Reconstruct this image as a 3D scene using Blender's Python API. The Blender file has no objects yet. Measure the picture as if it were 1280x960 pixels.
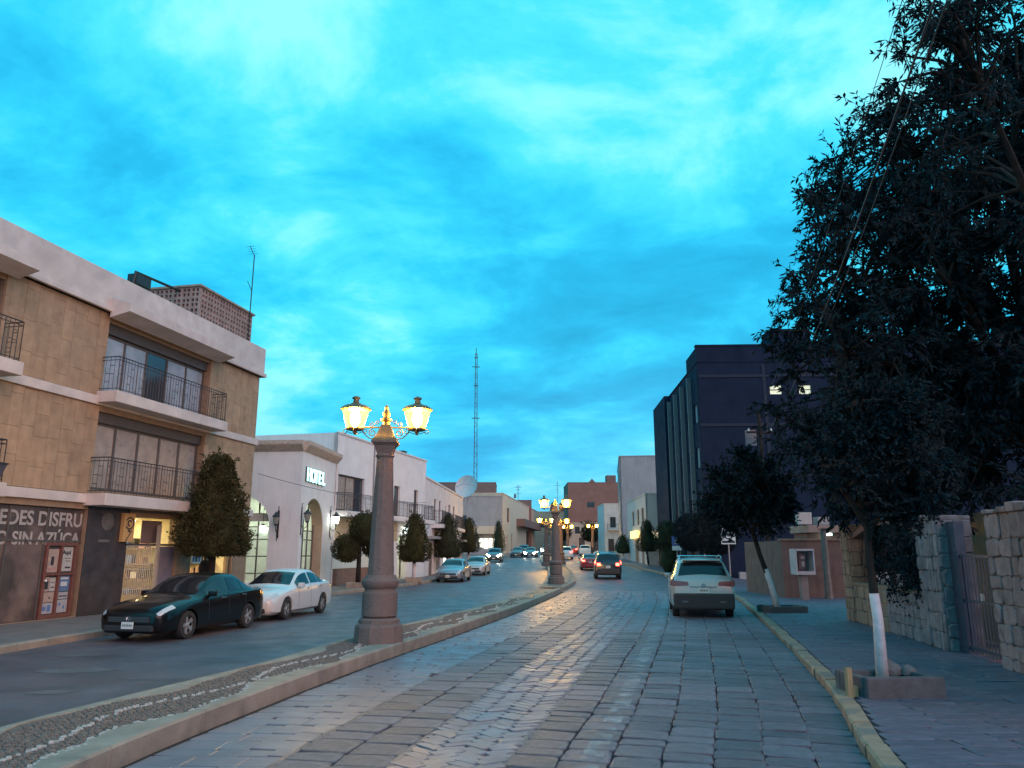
import bpy, bmesh, math, random
import numpy as np
from mathutils import Vector, Matrix
random.seed(7); rng = np.random.default_rng(11)
R = math.radians
scene = bpy.context.scene
C = scene.collection

# ---------------------------------------------------------------- camera
cam_d = bpy.data.cameras.new('camera'); cam = bpy.data.objects.new('camera', cam_d); C.objects.link(cam)
cam_d.sensor_width = 36.0; cam_d.lens = 950 / 1280 * 36
cam_d.clip_start = 0.05; cam_d.clip_end = 3000
cam.location = (0, 0, 1.9)
cam.rotation_euler = (R(90) + math.atan(210 / 950), 0, 0)
scene.camera = cam

# ---------------------------------------------------------------- sky, sun, exposure
SUN_EL, SUN_AZ = 25.0, 141.0           # azimuth measured clockwise from +Y (behind and right of the camera)
world = bpy.data.worlds.new('World'); scene.world = world; world.use_nodes = True
def make_world():
    nt = world.node_tree; N = nt.nodes; L = nt.links; N.clear()
    def n(t, **k):
        o = N.new(t)
        for a, b in k.items(): setattr(o, a, b)
        return o
    def math_(op, a=None, b=None):
        m = n('ShaderNodeMath', operation=op)
        for i, v in enumerate((a, b)):
            if v is None: continue
            if isinstance(v, (int, float)): m.inputs[i].default_value = v
            else: L.new(v, m.inputs[i])
        return m.outputs[0]
    out = n('ShaderNodeOutputWorld'); bg = n('ShaderNodeBackground')
    sky = n('ShaderNodeTexSky', sky_type='NISHITA', sun_disc=False)
    sky.sun_elevation = R(2.0); sky.sun_rotation = R(10); sky.ozone_density = 4.0
    tc = n('ShaderNodeTexCoord'); sep = n('ShaderNodeSeparateXYZ'); L.new(tc.outputs['Generated'], sep.inputs[0])
    zz = math_('MAXIMUM', sep.outputs[2], 0.0)
    den = math_('ADD', zz, 0.24)
    com = n('ShaderNodeCombineXYZ')
    L.new(math_('DIVIDE', sep.outputs[0], den), com.inputs[0]); L.new(math_('DIVIDE', sep.outputs[1], den), com.inputs[1])
    def cloud(scale, detail, rough, rot, stretch, seed, dist):
        mp = n('ShaderNodeMapping'); mp.inputs['Rotation'].default_value = (0, 0, R(rot)); mp.inputs['Scale'].default_value = (stretch, 1, 1)
        mp.inputs['Location'].default_value = (seed, seed * .7, seed * .3)
        L.new(com.outputs[0], mp.inputs[0])
        t = n('ShaderNodeTexNoise'); t.inputs['Scale'].default_value = scale; t.inputs['Detail'].default_value = detail
        t.inputs['Roughness'].default_value = rough; t.inputs['Distortion'].default_value = dist
        L.new(mp.outputs[0], t.inputs['Vector']); return t.outputs[0]
    a = cloud(1.25, 6, .52, 20, .9, 52.2, .3)
    b = cloud(3.0, 10, .62, 20, .85, 33.3, .3)
    mix = math_('ADD', math_('MULTIPLY', a, .56), math_('MULTIPLY', b, .44))
    ramp = n('ShaderNodeValToRGB'); L.new(mix, ramp.inputs[0]); cr = ramp.color_ramp
    cols = [(.34, (.012, .33, .58)), (.43, (.018, .43, .72)), (.48, (.028, .54, .83)), (.54, (.07, .67, .92)), (.62, (.26, .84, .96))]
    cr.elements[0].position, cr.elements[0].color = cols[0][0], (*cols[0][1], 1)
    cr.elements[1].position, cr.elements[1].color = cols[-1][0], (*cols[-1][1], 1)
    for p, c in cols[1:-1]:
        e = cr.elements.new(p); e.color = (*c, 1)
    # bluer, duller air towards the horizon
    hor = n('ShaderNodeMapRange'); L.new(sep.outputs[2], hor.inputs[0])
    hor.inputs[1].default_value = 0.0; hor.inputs[2].default_value = 0.26; hor.inputs[3].default_value = .45; hor.inputs[4].default_value = 0.0
    mh = n('ShaderNodeMix', data_type='RGBA'); L.new(hor.outputs[0], mh.inputs[0]); L.new(ramp.outputs[0], mh.inputs[6])
    mh.inputs[7].default_value = (.04, .30, .66, 1)
    ms = n('ShaderNodeMix', data_type='RGBA', blend_type='ADD'); ms.inputs[0].default_value = .008
    L.new(mh.outputs[2], ms.inputs[6]); L.new(sky.outputs[0], ms.inputs[7])
    L.new(ms.outputs[2], bg.inputs[0]); bg.inputs[1].default_value = 1.0
    L.new(bg.outputs[0], out.inputs[0])
make_world()
sun_d = bpy.data.lights.new('sun', 'SUN'); sun = bpy.data.objects.new('sun', sun_d); C.objects.link(sun)
sun_d.energy = 1.8; sun_d.angle = R(60); sun_d.color = (1.0, .46, .38)
sd = Vector((math.sin(R(SUN_AZ)) * math.cos(R(SUN_EL)), math.cos(R(SUN_AZ)) * math.cos(R(SUN_EL)), math.sin(R(SUN_EL))))
sun.rotation_euler = sd.to_track_quat('Z', 'Y').to_euler()
vs = scene.view_settings
vs.view_transform = 'Standard'; vs.look = 'None'; vs.exposure = 0.35; vs.gamma = 1.0; vs.use_curve_mapping = False
scene.render.engine = 'CYCLES'
scene.cycles.use_denoising = True
try: scene.cycles.denoiser = 'OPENIMAGEDENOISE'
except Exception: pass
scene.cycles.max_bounces = 6; scene.cycles.transparent_max_bounces = 12
scene.cycles.sample_clamp_indirect = 4.0
scene.render.threads_mode = 'AUTO'

# ---------------------------------------------------------------- materials
MAT = {}
def mat(name, col, rough=.7, metal=0.0, var=.0, vscale=4.0, bump=0.0, bscale=30.0, emit=None, estr=0.0, rnd=0.0, col2=None, c2scale=1.5, c2lo=.5, c2hi=.62, spec=.5, trans=0.0, alpha=1.0, coat=0.0, wave=None, streak=0.0):
    if name in MAT: return MAT[name]
    m = bpy.data.materials.new(name); m.use_nodes = True; nt = m.node_tree; N = nt.nodes; L = nt.links
    p = N['Principled BSDF']
    p.inputs['Base Color'].default_value = (*col, 1); p.inputs['Roughness'].default_value = rough; p.inputs['Metallic'].default_value = metal
    p.inputs['Specular IOR Level'].default_value = spec; p.inputs['Transmission Weight'].default_value = trans
    p.inputs['Coat Weight'].default_value = coat; p.inputs['Alpha'].default_value = alpha
    tc = N.new('ShaderNodeTexCoord'); co = tc.outputs['Object']
    cur = None
    def noise(scale, detail=4, stretch=None):
        t = N.new('ShaderNodeTexNoise'); t.inputs['Scale'].default_value = scale; t.inputs['Detail'].default_value = detail
        if stretch:
            mp = N.new('ShaderNodeMapping'); mp.inputs['Scale'].default_value = stretch; L.new(co, mp.inputs[0]); L.new(mp.outputs[0], t.inputs['Vector'])
        else: L.new(co, t.inputs['Vector'])
        return t.outputs[0]
    def mixc(fac, a, b, blend='MIX'):
        x = N.new('ShaderNodeMix'); x.data_type = 'RGBA'; x.blend_type = blend
        if isinstance(fac, float): x.inputs[0].default_value = fac
        else: L.new(fac, x.inputs[0])
        for s, v in ((6, a), (7, b)):
            if isinstance(v, tuple): x.inputs[s].default_value = (*v, 1)
            else: L.new(v, x.inputs[s])
        return x.outputs[2]
    def rng_(v, lo, hi, a, b):
        x = N.new('ShaderNodeMapRange'); L.new(v, x.inputs[0])
        for i, q in enumerate((lo, hi, a, b)): x.inputs[i + 1].default_value = q
        return x.outputs[0]
    cur = col
    if col2 is not None:
        cur = mixc(rng_(noise(c2scale, 6), c2lo, c2hi, 0, 1), cur, col2)
    if streak:
        cur = mixc(rng_(noise(2.2, 5, (3.0, 3.0, .22)), .5, .72, 0, streak), cur, tuple(c * .35 for c in col))
    if var:
        f = rng_(noise(vscale, 6), .3, .7, 1 - var, 1 + var)
        v = N.new('ShaderNodeVectorMath'); v.operation = 'SCALE'
        if isinstance(cur, tuple): v.inputs[0].default_value = cur
        else: L.new(cur, v.inputs[0])
        L.new(f, v.inputs['Scale']); cur = v.outputs[0]
    if rnd:
        oi = N.new('ShaderNodeObjectInfo'); f = rng_(oi.outputs['Random'], 0, 1, 1 - rnd, 1 + rnd)
        v = N.new('ShaderNodeVectorMath'); v.operation = 'SCALE'
        if isinstance(cur, tuple): v.inputs[0].default_value = cur
        else: L.new(cur, v.inputs[0])
        L.new(f, v.inputs['Scale']); cur = v.outputs[0]
    if not isinstance(cur, tuple): L.new(cur, p.inputs['Base Color'])
    if var and rough < .99:
        L.new(rng_(noise(vscale * 1.7, 4), .3, .7, max(rough - .12, .02), min(rough + .12, 1)), p.inputs['Roughness'])
    if bump:
        b = N.new('ShaderNodeBump'); b.inputs['Strength'].default_value = bump; b.inputs['Distance'].default_value = .02
        L.new(noise(bscale, 5), b.inputs['Height']); L.new(b.outputs[0], p.inputs['Normal'])
    if emit is not None:
        p.inputs['Emission Color'].default_value = (*emit, 1); p.inputs['Emission Strength'].default_value = estr
    MAT[name] = m
    return m

# ---------------------------------------------------------------- mesh helpers
class MB:
    """collects shapes; build() links them as one mesh object"""
    def __init__(s): s.v = []; s.f = []
    def add(s, verts, faces):
        o = len(s.v); s.v += [tuple(x) for x in verts]; s.f += [tuple(i + o for i in f) for f in faces]; return s
    def box(s, x0, x1, y0, y1, z0, z1, M=None):
        v = [(x0, y0, z0), (x1, y0, z0), (x1, y1, z0), (x0, y1, z0), (x0, y0, z1), (x1, y0, z1), (x1, y1, z1), (x0, y1, z1)]
        if M is not None: v = [tuple(M @ Vector(q)) for q in v]
        return s.add(v, [(0, 3, 2, 1), (4, 5, 6, 7), (0, 1, 5, 4), (1, 2, 6, 5), (2, 3, 7, 6), (3, 0, 4, 7)])
    def bbox(s, x0, x1, y0, y1, z0, z1, b=.02, M=None):
        """box with chamfered edges"""
        bm = bmesh.new(); bmesh.ops.create_cube(bm, size=1.0)
        for q in bm.verts: q.co = Vector(((x0 + x1) / 2 + q.co.x * (x1 - x0), (y0 + y1) / 2 + q.co.y * (y1 - y0), (z0 + z1) / 2 + q.co.z * (z1 - z0)))
        bmesh.ops.bevel(bm, geom=list(bm.edges), offset=b, segments=2, affect='EDGES', profile=.6)
        bm.verts.index_update()
        v = [(M @ q.co if M is not None else q.co)[:] for q in bm.verts]; f = [tuple(x.index for x in g.verts) for g in bm.faces]; bm.free()
        return s.add(v, f)
    def lathe(s, prof, seg=20, c=(0, 0, 0), M=None, rot=0.0, cap=True):
        v = []; f = []; n = len(prof)
        for r, z in prof:
            for k in range(seg):
                a = 2 * math.pi * k / seg + rot; v.append((c[0] + r * math.cos(a), c[1] + r * math.sin(a), c[2] + z))
        for i in range(n - 1):
            for k in range(seg):
                f.append((i * seg + k, i * seg + (k + 1) % seg, (i + 1) * seg + (k + 1) % seg, (i + 1) * seg + k))
        if cap: f.append(tuple(reversed(range(seg)))); f.append(tuple((n - 1) * seg + k for k in range(seg)))
        if M is not None: v = [tuple(M @ Vector(q)) for q in v]
        return s.add(v, f)
    def tube(s, pts, r, seg=6, closed=False):
        pts = [Vector(p) for p in pts]; n = len(pts); v = []; f = []
        rr = r if isinstance(r, (list, tuple)) else [r] * n
        up0 = None
        for i, p in enumerate(pts):
            if closed: t = pts[(i + 1) % n] - pts[i - 1]
            else: t = pts[min(i + 1, n - 1)] - pts[max(i - 1, 0)]
            if t.length < 1e-9: t = Vector((0, 0, 1))
            t.normalize()
            if up0 is None:
                up0 = Vector((0, 0, 1)) if abs(t.z) < .9 else Vector((1, 0, 0))
            a = t.cross(up0)
            if a.length < 1e-6: a = t.cross(Vector((0, 1, 0)))
            a.normalize(); b = a.cross(t).normalized(); up0 = b
            for k in range(seg):
                th = 2 * math.pi * k / seg; v.append(tuple(p + (a * math.cos(th) + b * math.sin(th)) * rr[i]))
        for i in range(n if closed else n - 1):
            j = (i + 1) % n
            for k in range(seg): f.append((i * seg + k, i * seg + (k + 1) % seg, j * seg + (k + 1) % seg, j * seg + k))
        if not closed: f.append(tuple(reversed(range(seg)))); f.append(tuple((n - 1) * seg + k for k in range(seg)))
        return s.add(v, f)
    def prism(s, poly, y0, y1, M=None):
        """poly in (x,z), extruded along y"""
        n = len(poly); v = [(x, y0, z) for x, z in poly] + [(x, y1, z) for x, z in poly]
        f = [tuple(range(n)), tuple(reversed(range(n, 2 * n)))] + [(i, i + n, (i + 1) % n + n, (i + 1) % n) for i in range(n)]
        if M is not None: v = [tuple(M @ Vector(q)) for q in v]
        return s.add(v, f)
    def quad(s, a, b, c, d): return s.add([a, b, c, d], [(0, 1, 2, 3)])
    def build(s, name, m, parent=None, smooth=False, angle=None, normals=True):
        me = bpy.data.meshes.new(name); me.from_pydata(s.v, [], s.f)
        if normals:
            bm = bmesh.new(); bm.from_mesh(me); bmesh.ops.recalc_face_normals(bm, faces=bm.faces); bm.to_mesh(me); bm.free()
        if smooth or angle:
            me.polygons.foreach_set('use_smooth', [True] * len(me.polygons))
            if angle: me.set_sharp_from_angle(angle=R(angle))
        return link(name, me, m, parent)
def link(name, me, m=None, parent=None):
    o = bpy.data.objects.new(name, me); C.objects.link(o)
    if m is not None and not me.materials: me.materials.append(m)
    if parent is not None: o.parent = parent
    return o
def fast_mesh(name, verts, faces):
    """verts (n,3) array, faces (m,k) array of equal size"""
    me = bpy.data.meshes.new(name); verts = np.asarray(verts, dtype=np.float32); faces = np.asarray(faces, dtype=np.int32)
    me.vertices.add(len(verts)); me.vertices.foreach_set('co', verts.ravel())
    m, k = faces.shape; me.loops.add(m * k); me.loops.foreach_set('vertex_index', faces.ravel())
    me.polygons.add(m); me.polygons.foreach_set('loop_start', np.arange(0, m * k, k, dtype=np.int32)); me.polygons.foreach_set('loop_total', np.full(m, k, dtype=np.int32))
    me.update(calc_edges=True); me.validate(); return me
def thing(name, label, cat, loc=(0, 0, 0), rz=0.0, group=None):
    o = bpy.data.objects.new(name, None); C.objects.link(o); o.empty_display_size = .2
    o.location = loc; o.rotation_euler = (0, 0, rz); return tag(o, label, cat, group)
def tag(o, label, cat, group=None):
    o['label'] = label; o['category'] = cat
    if group: o['group'] = group
    return o
def struct(o): o['kind'] = 'structure'; return o
def stuff(o): o['kind'] = 'stuff'; return o
def kids(o): return list(o.children)
def copy_tree(o, parent=None):
    c = o.copy(); C.objects.link(c); c.parent = parent
    for ch in KIDS.get(o.name, [x for x in bpy.data.objects if x.parent == o]): copy_tree(ch, c)
    return c
KIDS = {}
def text_mesh(body, size, depth, name, m, parent, loc, rot, bold=0.0, align='LEFT', sx=1.0):
    cu = bpy.data.curves.new(name, 'FONT'); cu.body = body; cu.size = size; cu.extrude = depth; cu.offset = bold; cu.align_x = align
    t = bpy.data.objects.new(name, cu); C.objects.link(t)
    me = bpy.data.meshes.new_from_object(t.evaluated_get(bpy.context.evaluated_depsgraph_get()))
    bpy.data.objects.remove(t); bpy.data.curves.remove(cu)
    o = link(name, me, m, parent); o.location = loc; o.rotation_euler = rot; o.scale = (sx, 1, 1); return o
def hermite(pts):
    xs = np.array([p[0] for p in pts], float); ys = np.array([p[1] for p in pts], float)
    d = np.diff(ys) / np.diff(xs); m = np.concatenate([[d[0]], (d[1:] + d[:-1]) / 2, [d[-1]]])
    def f(x):
        x = np.clip(x, xs[0], xs[-1]); i = np.clip(np.searchsorted(xs, x) - 1, 0, len(xs) - 2)
        h = xs[i + 1] - xs[i]; t = (x - xs[i]) / h
        return (2*t**3-3*t**2+1)*ys[i] + (t**3-2*t**2+t)*h*m[i] + (-2*t**3+3*t**2)*ys[i+1] + (t**3-t**2)*h*m[i+1]
    return f
def zp(Y):
    """height of the street: level, then a gentle climb"""
    Y = np.asarray(Y, float)
    return np.where(Y < 45, 0, np.where(Y < 75, .022 * (Y - 45) ** 2 / 60, .022 * (Y - 60)))
def z0(Y): return float(zp(Y))
# ---------------------------------------------------------------- street lines (x as a function of y)
KR = hermite([(-6, .3), (2, 2.0), (4, 2.4), (7.44, 3.23), (9.9, 4.0), (14, 5.05), (20.4, 6.55), (26, 7.8), (32, 9.1), (45, 11.0), (57, 11.9), (75, 12.3), (100, 12.0), (118, 12.0), (130, 12.9), (150, 14.5), (185, 18)])
MR = hermite([(-6, -4.0), (2, -3.75), (7.44, -3.54), (9.76, -3.2), (13.5, -2.5), (18.1, -1.45), (25, .05), (36.8, 2.2), (47, 3.75), (57.7, 4.6), (73, 5.35), (100, 5.5), (118, 6.6), (130, 8), (150, 10.2), (185, 14)])
ML = hermite([(-6, -6.1), (2, -5.6), (8.27, -5.05), (9.9, -4.65), (12.5, -3.95), (16.5, -3.25), (22, -1.85), (29.6, -.05), (38, 1.2), (57.7, 2.6), (73, 3.3), (100, 3.6), (118, 4.9), (130, 6.3), (150, 8.5), (185, 12.3)])
LK = hermite([(-6, -10.6), (2, -10.3), (10, -10.0), (15.2, -9.75), (20, -9.25), (25, -8.85), (30, -8.45), (35, -8.05), (40, -7.0), (45, -6.0), (50, -5.2), (60, -4.4), (75, -4.0), (94, -3.4), (105, -2.0), (115, -.9), (130, .4), (150, 3), (185, 7)])

M_asph = mat('asphalt', (.10, .082, .098), .45, var=.3, vscale=.9, bump=.7, bscale=60, col2=(.08, .064, .074), c2scale=.7, c2lo=.48, c2hi=.7, spec=.5)
M_bed = mat('joint_bed', (.02, .018, .02), .9, var=.3, vscale=8)
M_slabbed = mat('pavement_bed', (.05, .05, .055), .9, var=.3, vscale=6)
M_earth = mat('earth', (.12, .10, .085), .95, var=.3, vscale=.3)
M_stone = mat('paving_stone', (.122, .102, .125), .5, var=.28, vscale=3.0, bump=.7, bscale=38, rnd=.26, spec=.5)
M_stone_b = mat('paving_stone_dark', (.092, .077, .096), .5, var=.28, vscale=2.3, bump=.55, bscale=38, rnd=.18, spec=.5)
M_stone_s = mat('paving_stone_smooth', (.175, .145, .17), .44, var=.2, vscale=1.2, bump=.3, bscale=50, spec=.5)
M_slab = mat('pavement_slab', (.115, .096, .126), .55, var=.22, vscale=2.6, bump=.5, bscale=30, rnd=.12)
M_conc = mat('kerb_concrete', (.29, .225, .175), .8, var=.2, vscale=3, bump=.4, bscale=40, col2=(.20, .165, .135), c2scale=2.2, c2lo=.52, c2hi=.7)
M_ykerb = mat('kerb_yellow', (.29, .19, .125), .75, var=.2, vscale=4, bump=.4, bscale=30, col2=(.17, .14, .12), c2scale=3.2, c2lo=.5, c2hi=.6)
M_side = mat('pavement_concrete', (.17, .135, .125), .8, var=.18, vscale=2.0, bump=.3, bscale=30)
M_peb = mat('dark_pebble', (.15, .105, .085), .65, var=.35, vscale=14)
M_pebl = mat('pale_pebble', (.42, .37, .33), .65, var=.25, vscale=14)

def ribbon(name, ys, fl, fr, dz, m, nx=2, parent=None, wob=0.0):
    v = []; f = []
    for y in ys:
        a, b = float(fl(y)), float(fr(y)); z = z0(y) + dz
        for k in range(nx):
            t = k / (nx - 1); v.append((a + (b - a) * t, y, z + (random.uniform(-wob, wob) if wob else 0)))
    for i in range(len(ys) - 1):
        for k in range(nx - 1): f.append((i * nx + k, i * nx + k + 1, (i + 1) * nx + k + 1, (i + 1) * nx + k))
    mb = MB(); mb.add(v, f); return mb.build(name, m, parent, normals=False)
YS = list(np.arange(-6, 60, 1.0)) + list(np.arange(60, 186, 3.0))
ys_g = [-400, -100, -6] + list(np.arange(0, 180, 6.0)) + [186, 300, 700]
mb = MB(); xs_g = [-900, -200, -60, -20, 0, 20, 60, 200, 900]
gv = [(x, y, min(z0(y), z0(190)) - .06) for y in ys_g for x in xs_g]; nx = len(xs_g)
mb.add(gv, [(i * nx + k, i * nx + k + 1, (i + 1) * nx + k + 1, (i + 1) * nx + k) for i in range(len(ys_g) - 1) for k in range(nx - 1)])
struct(mb.build('ground', M_earth, normals=False))
struct(ribbon('left_road', YS, lambda y: LK(y) - .05, lambda y: ML(y) + .3, 0.0, M_asph, 6))
road = struct(ribbon('right_road', YS, lambda y: MR(y) - .3, lambda y: KR(y) + .06, -.004, M_bed, 6))

def tang(f, y): return math.atan2(-(float(f(y + .3)) - float(f(y - .3))) / .6, 1)  # rotation about z that turns +y onto the line
FULL = 38.0
struct(ribbon('far_road', list(np.arange(FULL, 60, 1.0)) + list(np.arange(60, 186, 3.0)), lambda y: MR(y) - .25, lambda y: KR(y) + .05, .02, M_asph, 6))

# --- stones: nearest ones are objects of their own, the rest one mesh
def stone_mesh(name, bev=.018, jit=.03, h=.045):
    v = []; f = []
    cor = [(-.5, -.5), (.5, -.5), (.5, .5), (-.5, .5)]
    cor = [(a + random.uniform(-jit, jit), b + random.uniform(-jit, jit)) for a, b in cor]
    out = []
    for i in range(4):   # eight corners, clipped
        p, q, r = Vector(cor[i - 1]), Vector(cor[i]), Vector(cor[(i + 1) % 4])
        out += [q + (p - q) * random.uniform(.05, .1), q + (r - q) * random.uniform(.05, .1)]
    dz = [random.uniform(-.006, .006) for _ in out]
    for p in out: v.append((p.x, p.y, -.03))
    for p, d in zip(out, dz): v.append((p.x, p.y, h - bev + d))
    for p, d in zip(out, dz): v.append((p.x * .96, p.y * .94, h + d))
    n = 8
    for l in (0, n):
        for i in range(n): f.append((l + i, l + (i + 1) % n, l + n + (i + 1) % n, l + n + i))
    f.append(tuple(2 * n + i for i in range(n)))
    me = bpy.data.meshes.new(name); me.from_pydata(v, [], f); return me, v, f
stone_var = [stone_mesh('stone', .008, .03, .028) for _ in range(14)]
slab_var = [stone_mesh('slab', .006, .02, .022) for _ in range(10)]
for me, _, _ in stone_var: me.materials.append(M_stone)
stone_var_b = []
for me, v, f in stone_var:
    m2 = me.copy(); m2.materials.clear(); m2.materials.append(M_stone_b); stone_var_b.append(m2)
for me, _, _ in slab_var: me.materials.append(M_slab)

def lay(items, parent, variants, limit, name, ynear, stuffname, stuffmat, meshes=None):
    """items: (x,y,z,rot,sx,sy). The nearest in view become objects, the rest one joined part."""
    items.sort(key=lambda q: q[1])
    vis = [q for q in items if q[1] > ynear][:limit]; ids = set(map(id, vis)); mb = MB()
    for q in items:
        x, y, z, r, sx, sy = q; i = random.randrange(len(variants))
        tz = random.uniform(-.004, .004)
        if id(q) in ids:
            o = link(name, meshes[i] if meshes and random.random() < .35 else variants[i][0], None, parent)
            o.location = (x, y, z + tz); o.rotation_euler = (random.uniform(-.008, .008), random.uniform(-.008, .008), r); o.scale = (sx, sy, 1)
        else:
            c, s = math.cos(r), math.sin(r)
            mb.add([(x + a * sx * c - b * sy * s, y + a * sx * s + b * sy * c, z + cz + tz) for a, b, cz in variants[i][1]], variants[i][2])
    stuff(mb.build(stuffname, stuffmat, parent, normals=False))

items = []
def offx(y, o): return float(MR(y)) + o * (float(KR(y)) - float(MR(y))) / 7.3
cols = [(1.5, 2.06), (2.06, 2.62)] + [(3.75 + .508 * k, 3.75 + .508 * (k + 1)) for k in range(7)]
for a, b in cols:
    y = 3.0 + random.uniform(0, .4)
    while y < FULL:
        l = random.uniform(.27, .46) if a > 2.6 else random.uniform(.3, .52)
        yc = y + l / 2; w = (b - a) * (float(KR(yc)) - float(MR(yc))) / 7.3
        r = tang(lambda q: offx(q, (a + b) / 2), yc)
        items.append((offx(yc, (a + b) / 2), yc, 0, r, w - .024, l - .022)); y += l
lay(items, road, stone_var, 300, 'stone', 6.6, 'far_stones', M_stone, stone_var_b)
# strip of small stones set in a zigzag
zig = MB()
y = 3.0; k = 0
while y < FULL:
    for c in range(4):
        o = 2.66 + (c + .5) * .266; yy = y + (c % 2) * .1 + random.uniform(-.02, .02)
        r = tang(lambda q: offx(q, o), yy) + (R(36) if (c % 2) else R(-36)) + random.uniform(-.12, .12)
        x = offx(yy, o); sx, sy = .31 + random.uniform(-.04, .03), .158 + random.uniform(-.02, .012)
        i = random.randrange(14); cc, s = math.cos(r), math.sin(r); t = random.uniform(-.007, .003)
        zig.add([(x + a * sx * cc - b * sy * s, yy + a * sx * s + b * sy * cc, cz + t) for a, b, cz in stone_var[i][1]], stone_var[i][2])
    y += .165
stuff(zig.build('zigzag_sett', M_stone_s, road, normals=False))
# worn smooth strip beside the median
sm = MB(); y = 3.0
while y < FULL:
    l = random.uniform(.24, .4); o = .12
    while o < 1.46:
        w = min(random.uniform(.28, .55), 1.47 - o); yc = y + l / 2; oc = o + w / 2
        if w > .1:
            r = tang(lambda q: offx(q, oc), yc); x = offx(yc, oc); i = random.randrange(14); cc, s = math.cos(r), math.sin(r); t = random.uniform(-.003, .003)
            if True:
                sm.add([(x + a * (w - .004) * cc - b * (l - .006) * s, yc + a * (w - .004) * s + b * (l - .006) * cc, (cz * .9 + t)) for a, b, cz in slab_var[i % 10][1]], slab_var[i % 10][2])
        o += w
    y += l
stuff(sm.build('worn_sett', M_stone_s, road, normals=False))
# joint lines of flat edge stones between the strips
for o_ in (1.49, 2.64, 3.73):
    mb = MB(); y = 3.0
    while y < FULL:
        l = random.uniform(.7, 1.1); yc = y + l / 2; r = tang(lambda q: offx(q, o_), yc)
        i = random.randrange(10); x = offx(yc, o_); cc, s = math.cos(r), math.sin(r)
        mb.add([(x + a * .07 * cc - b * (l - .02) * s, yc + a * .07 * s + b * (l - .02) * cc, cz) for a, b, cz in slab_var[i][1]], slab_var[i][2]); y += l
    stuff(mb.build('edge_strip', M_stone_b, road, normals=False))
# worn painted lane line
M_paint = mat('worn_white_paint', (.62, .60, .60), .6, var=.2, vscale=5)
def worn(m, scale, lo, hi):
    nt = m.node_tree; N = nt.nodes; L = nt.links; p = N['Principled BSDF']
    tc = N.new('ShaderNodeTexCoord'); t = N.new('ShaderNodeTexNoise'); t.inputs['Scale'].default_value = scale; t.inputs['Detail'].default_value = 8
    L.new(tc.outputs['Object'], t.inputs['Vector']); r = N.new('ShaderNodeMapRange'); L.new(t.outputs[0], r.inputs[0])
    r.inputs[1].default_value = lo; r.inputs[2].default_value = hi; L.new(r.outputs[0], p.inputs['Alpha'])
worn(M_paint, 4.5, .42, 1.15)
struct(ribbon('lane_marking', list(np.arange(4, 36, .5)), lambda y: offx(y, 4.46), lambda y: offx(y, 4.68), .040, M_paint, 3))

# --- right pavement
def WALLX(y): return 7.6 + .152 * (y - 12.4) if y < 21 else (8.9 + (y - 21) * .4 if y < 30 else (15 if y < 57 else 14.35))
pave = struct(ribbon('right_pavement', [y for y in YS if y < 130], lambda y: KR(y) + .1, lambda y: max(WALLX(y), float(KR(y)) + 2.4) + .3, .12, M_slabbed, 4))
items = []; y = 3.0
while y < 31:
    l = random.uniform(.26, .34); yc = y + l / 2; x = float(KR(yc)) + .24 + random.uniform(-.02, 0); xe = min(WALLX(yc), float(KR(yc)) + 5) + .1
    r = math.atan2(.19, 1) * -1
    row = random.uniform(-.2, .2)
    while x < xe:
        w = random.uniform(.42, .78)
        items.append((x + w / 2, yc, .125, -.02 + random.uniform(-.008, .008), w - .014, l - .016)); x += w
    y += l
lay(items, pave, slab_var, 300, 'slab', 6.6, 'far_slabs', M_slab)
struct(ribbon('far_pavement', [y for y in np.arange(31, 131, 2.0)], lambda y: KR(y) + .2, lambda y: max(WALLX(y), float(KR(y)) + 2.4) + .2, .145, M_slab, 4))
def kerb_piece(mb, fin, fout, y0, y1, zt, n=5, bev=.025):
    """a kerb stone between two lines; bevelled on top"""
    rows = []
    for i in range(n + 1):
        y = y0 + (y1 - y0) * i / n; a, b = float(fin(y)), float(fout(y)); s = 1 if b > a else -1; z = z0(y)
        rows.append([(a, y, z - .05), (a, y, z + zt - bev), (a + s * bev, y, z + zt), (b - s * .01, y, z + zt), (b, y, z + zt - .012), (b, y, z - .05)])
    m = 6; v = [p for r in rows for p in r]; f = []
    for i in range(n):
        for k in range(m - 1): f.append((i * m + k, i * m + k + 1, (i + 1) * m + k + 1, (i + 1) * m + k))
    f.append(tuple(range(m))); f.append(tuple(n * m + k for k in reversed(range(m))))
    mb.add(v, f); return mb
y = 2.5
while y < 125:
    l = random.uniform(.85, 1.15) if y < 60 else 4.0; j = random.uniform(-.012, .012)
    kerb_piece(MB(), lambda q: KR(q) + j, lambda q: KR(q) + .2 + j, y, y + l - .015, .15 + random.uniform(-.012, .008), 3).build('kerb_stone', M_ykerb, pave); y += l
# --- left pavement
lp = struct(ribbon('left_pavement', [y for y in YS if y < 160], lambda y: LK(y) - 14, lambda y: LK(y) - .15, .13, M_side, 8))
y = 2.5
while y < 155:
    l = 1.2 if y < 60 else 5.0
    kerb_piece(MB(), lambda q: LK(q), lambda q: LK(q) - .18, y, y + l - .012, .15, 3).build('kerb_stone', M_conc, lp); y += l
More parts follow.
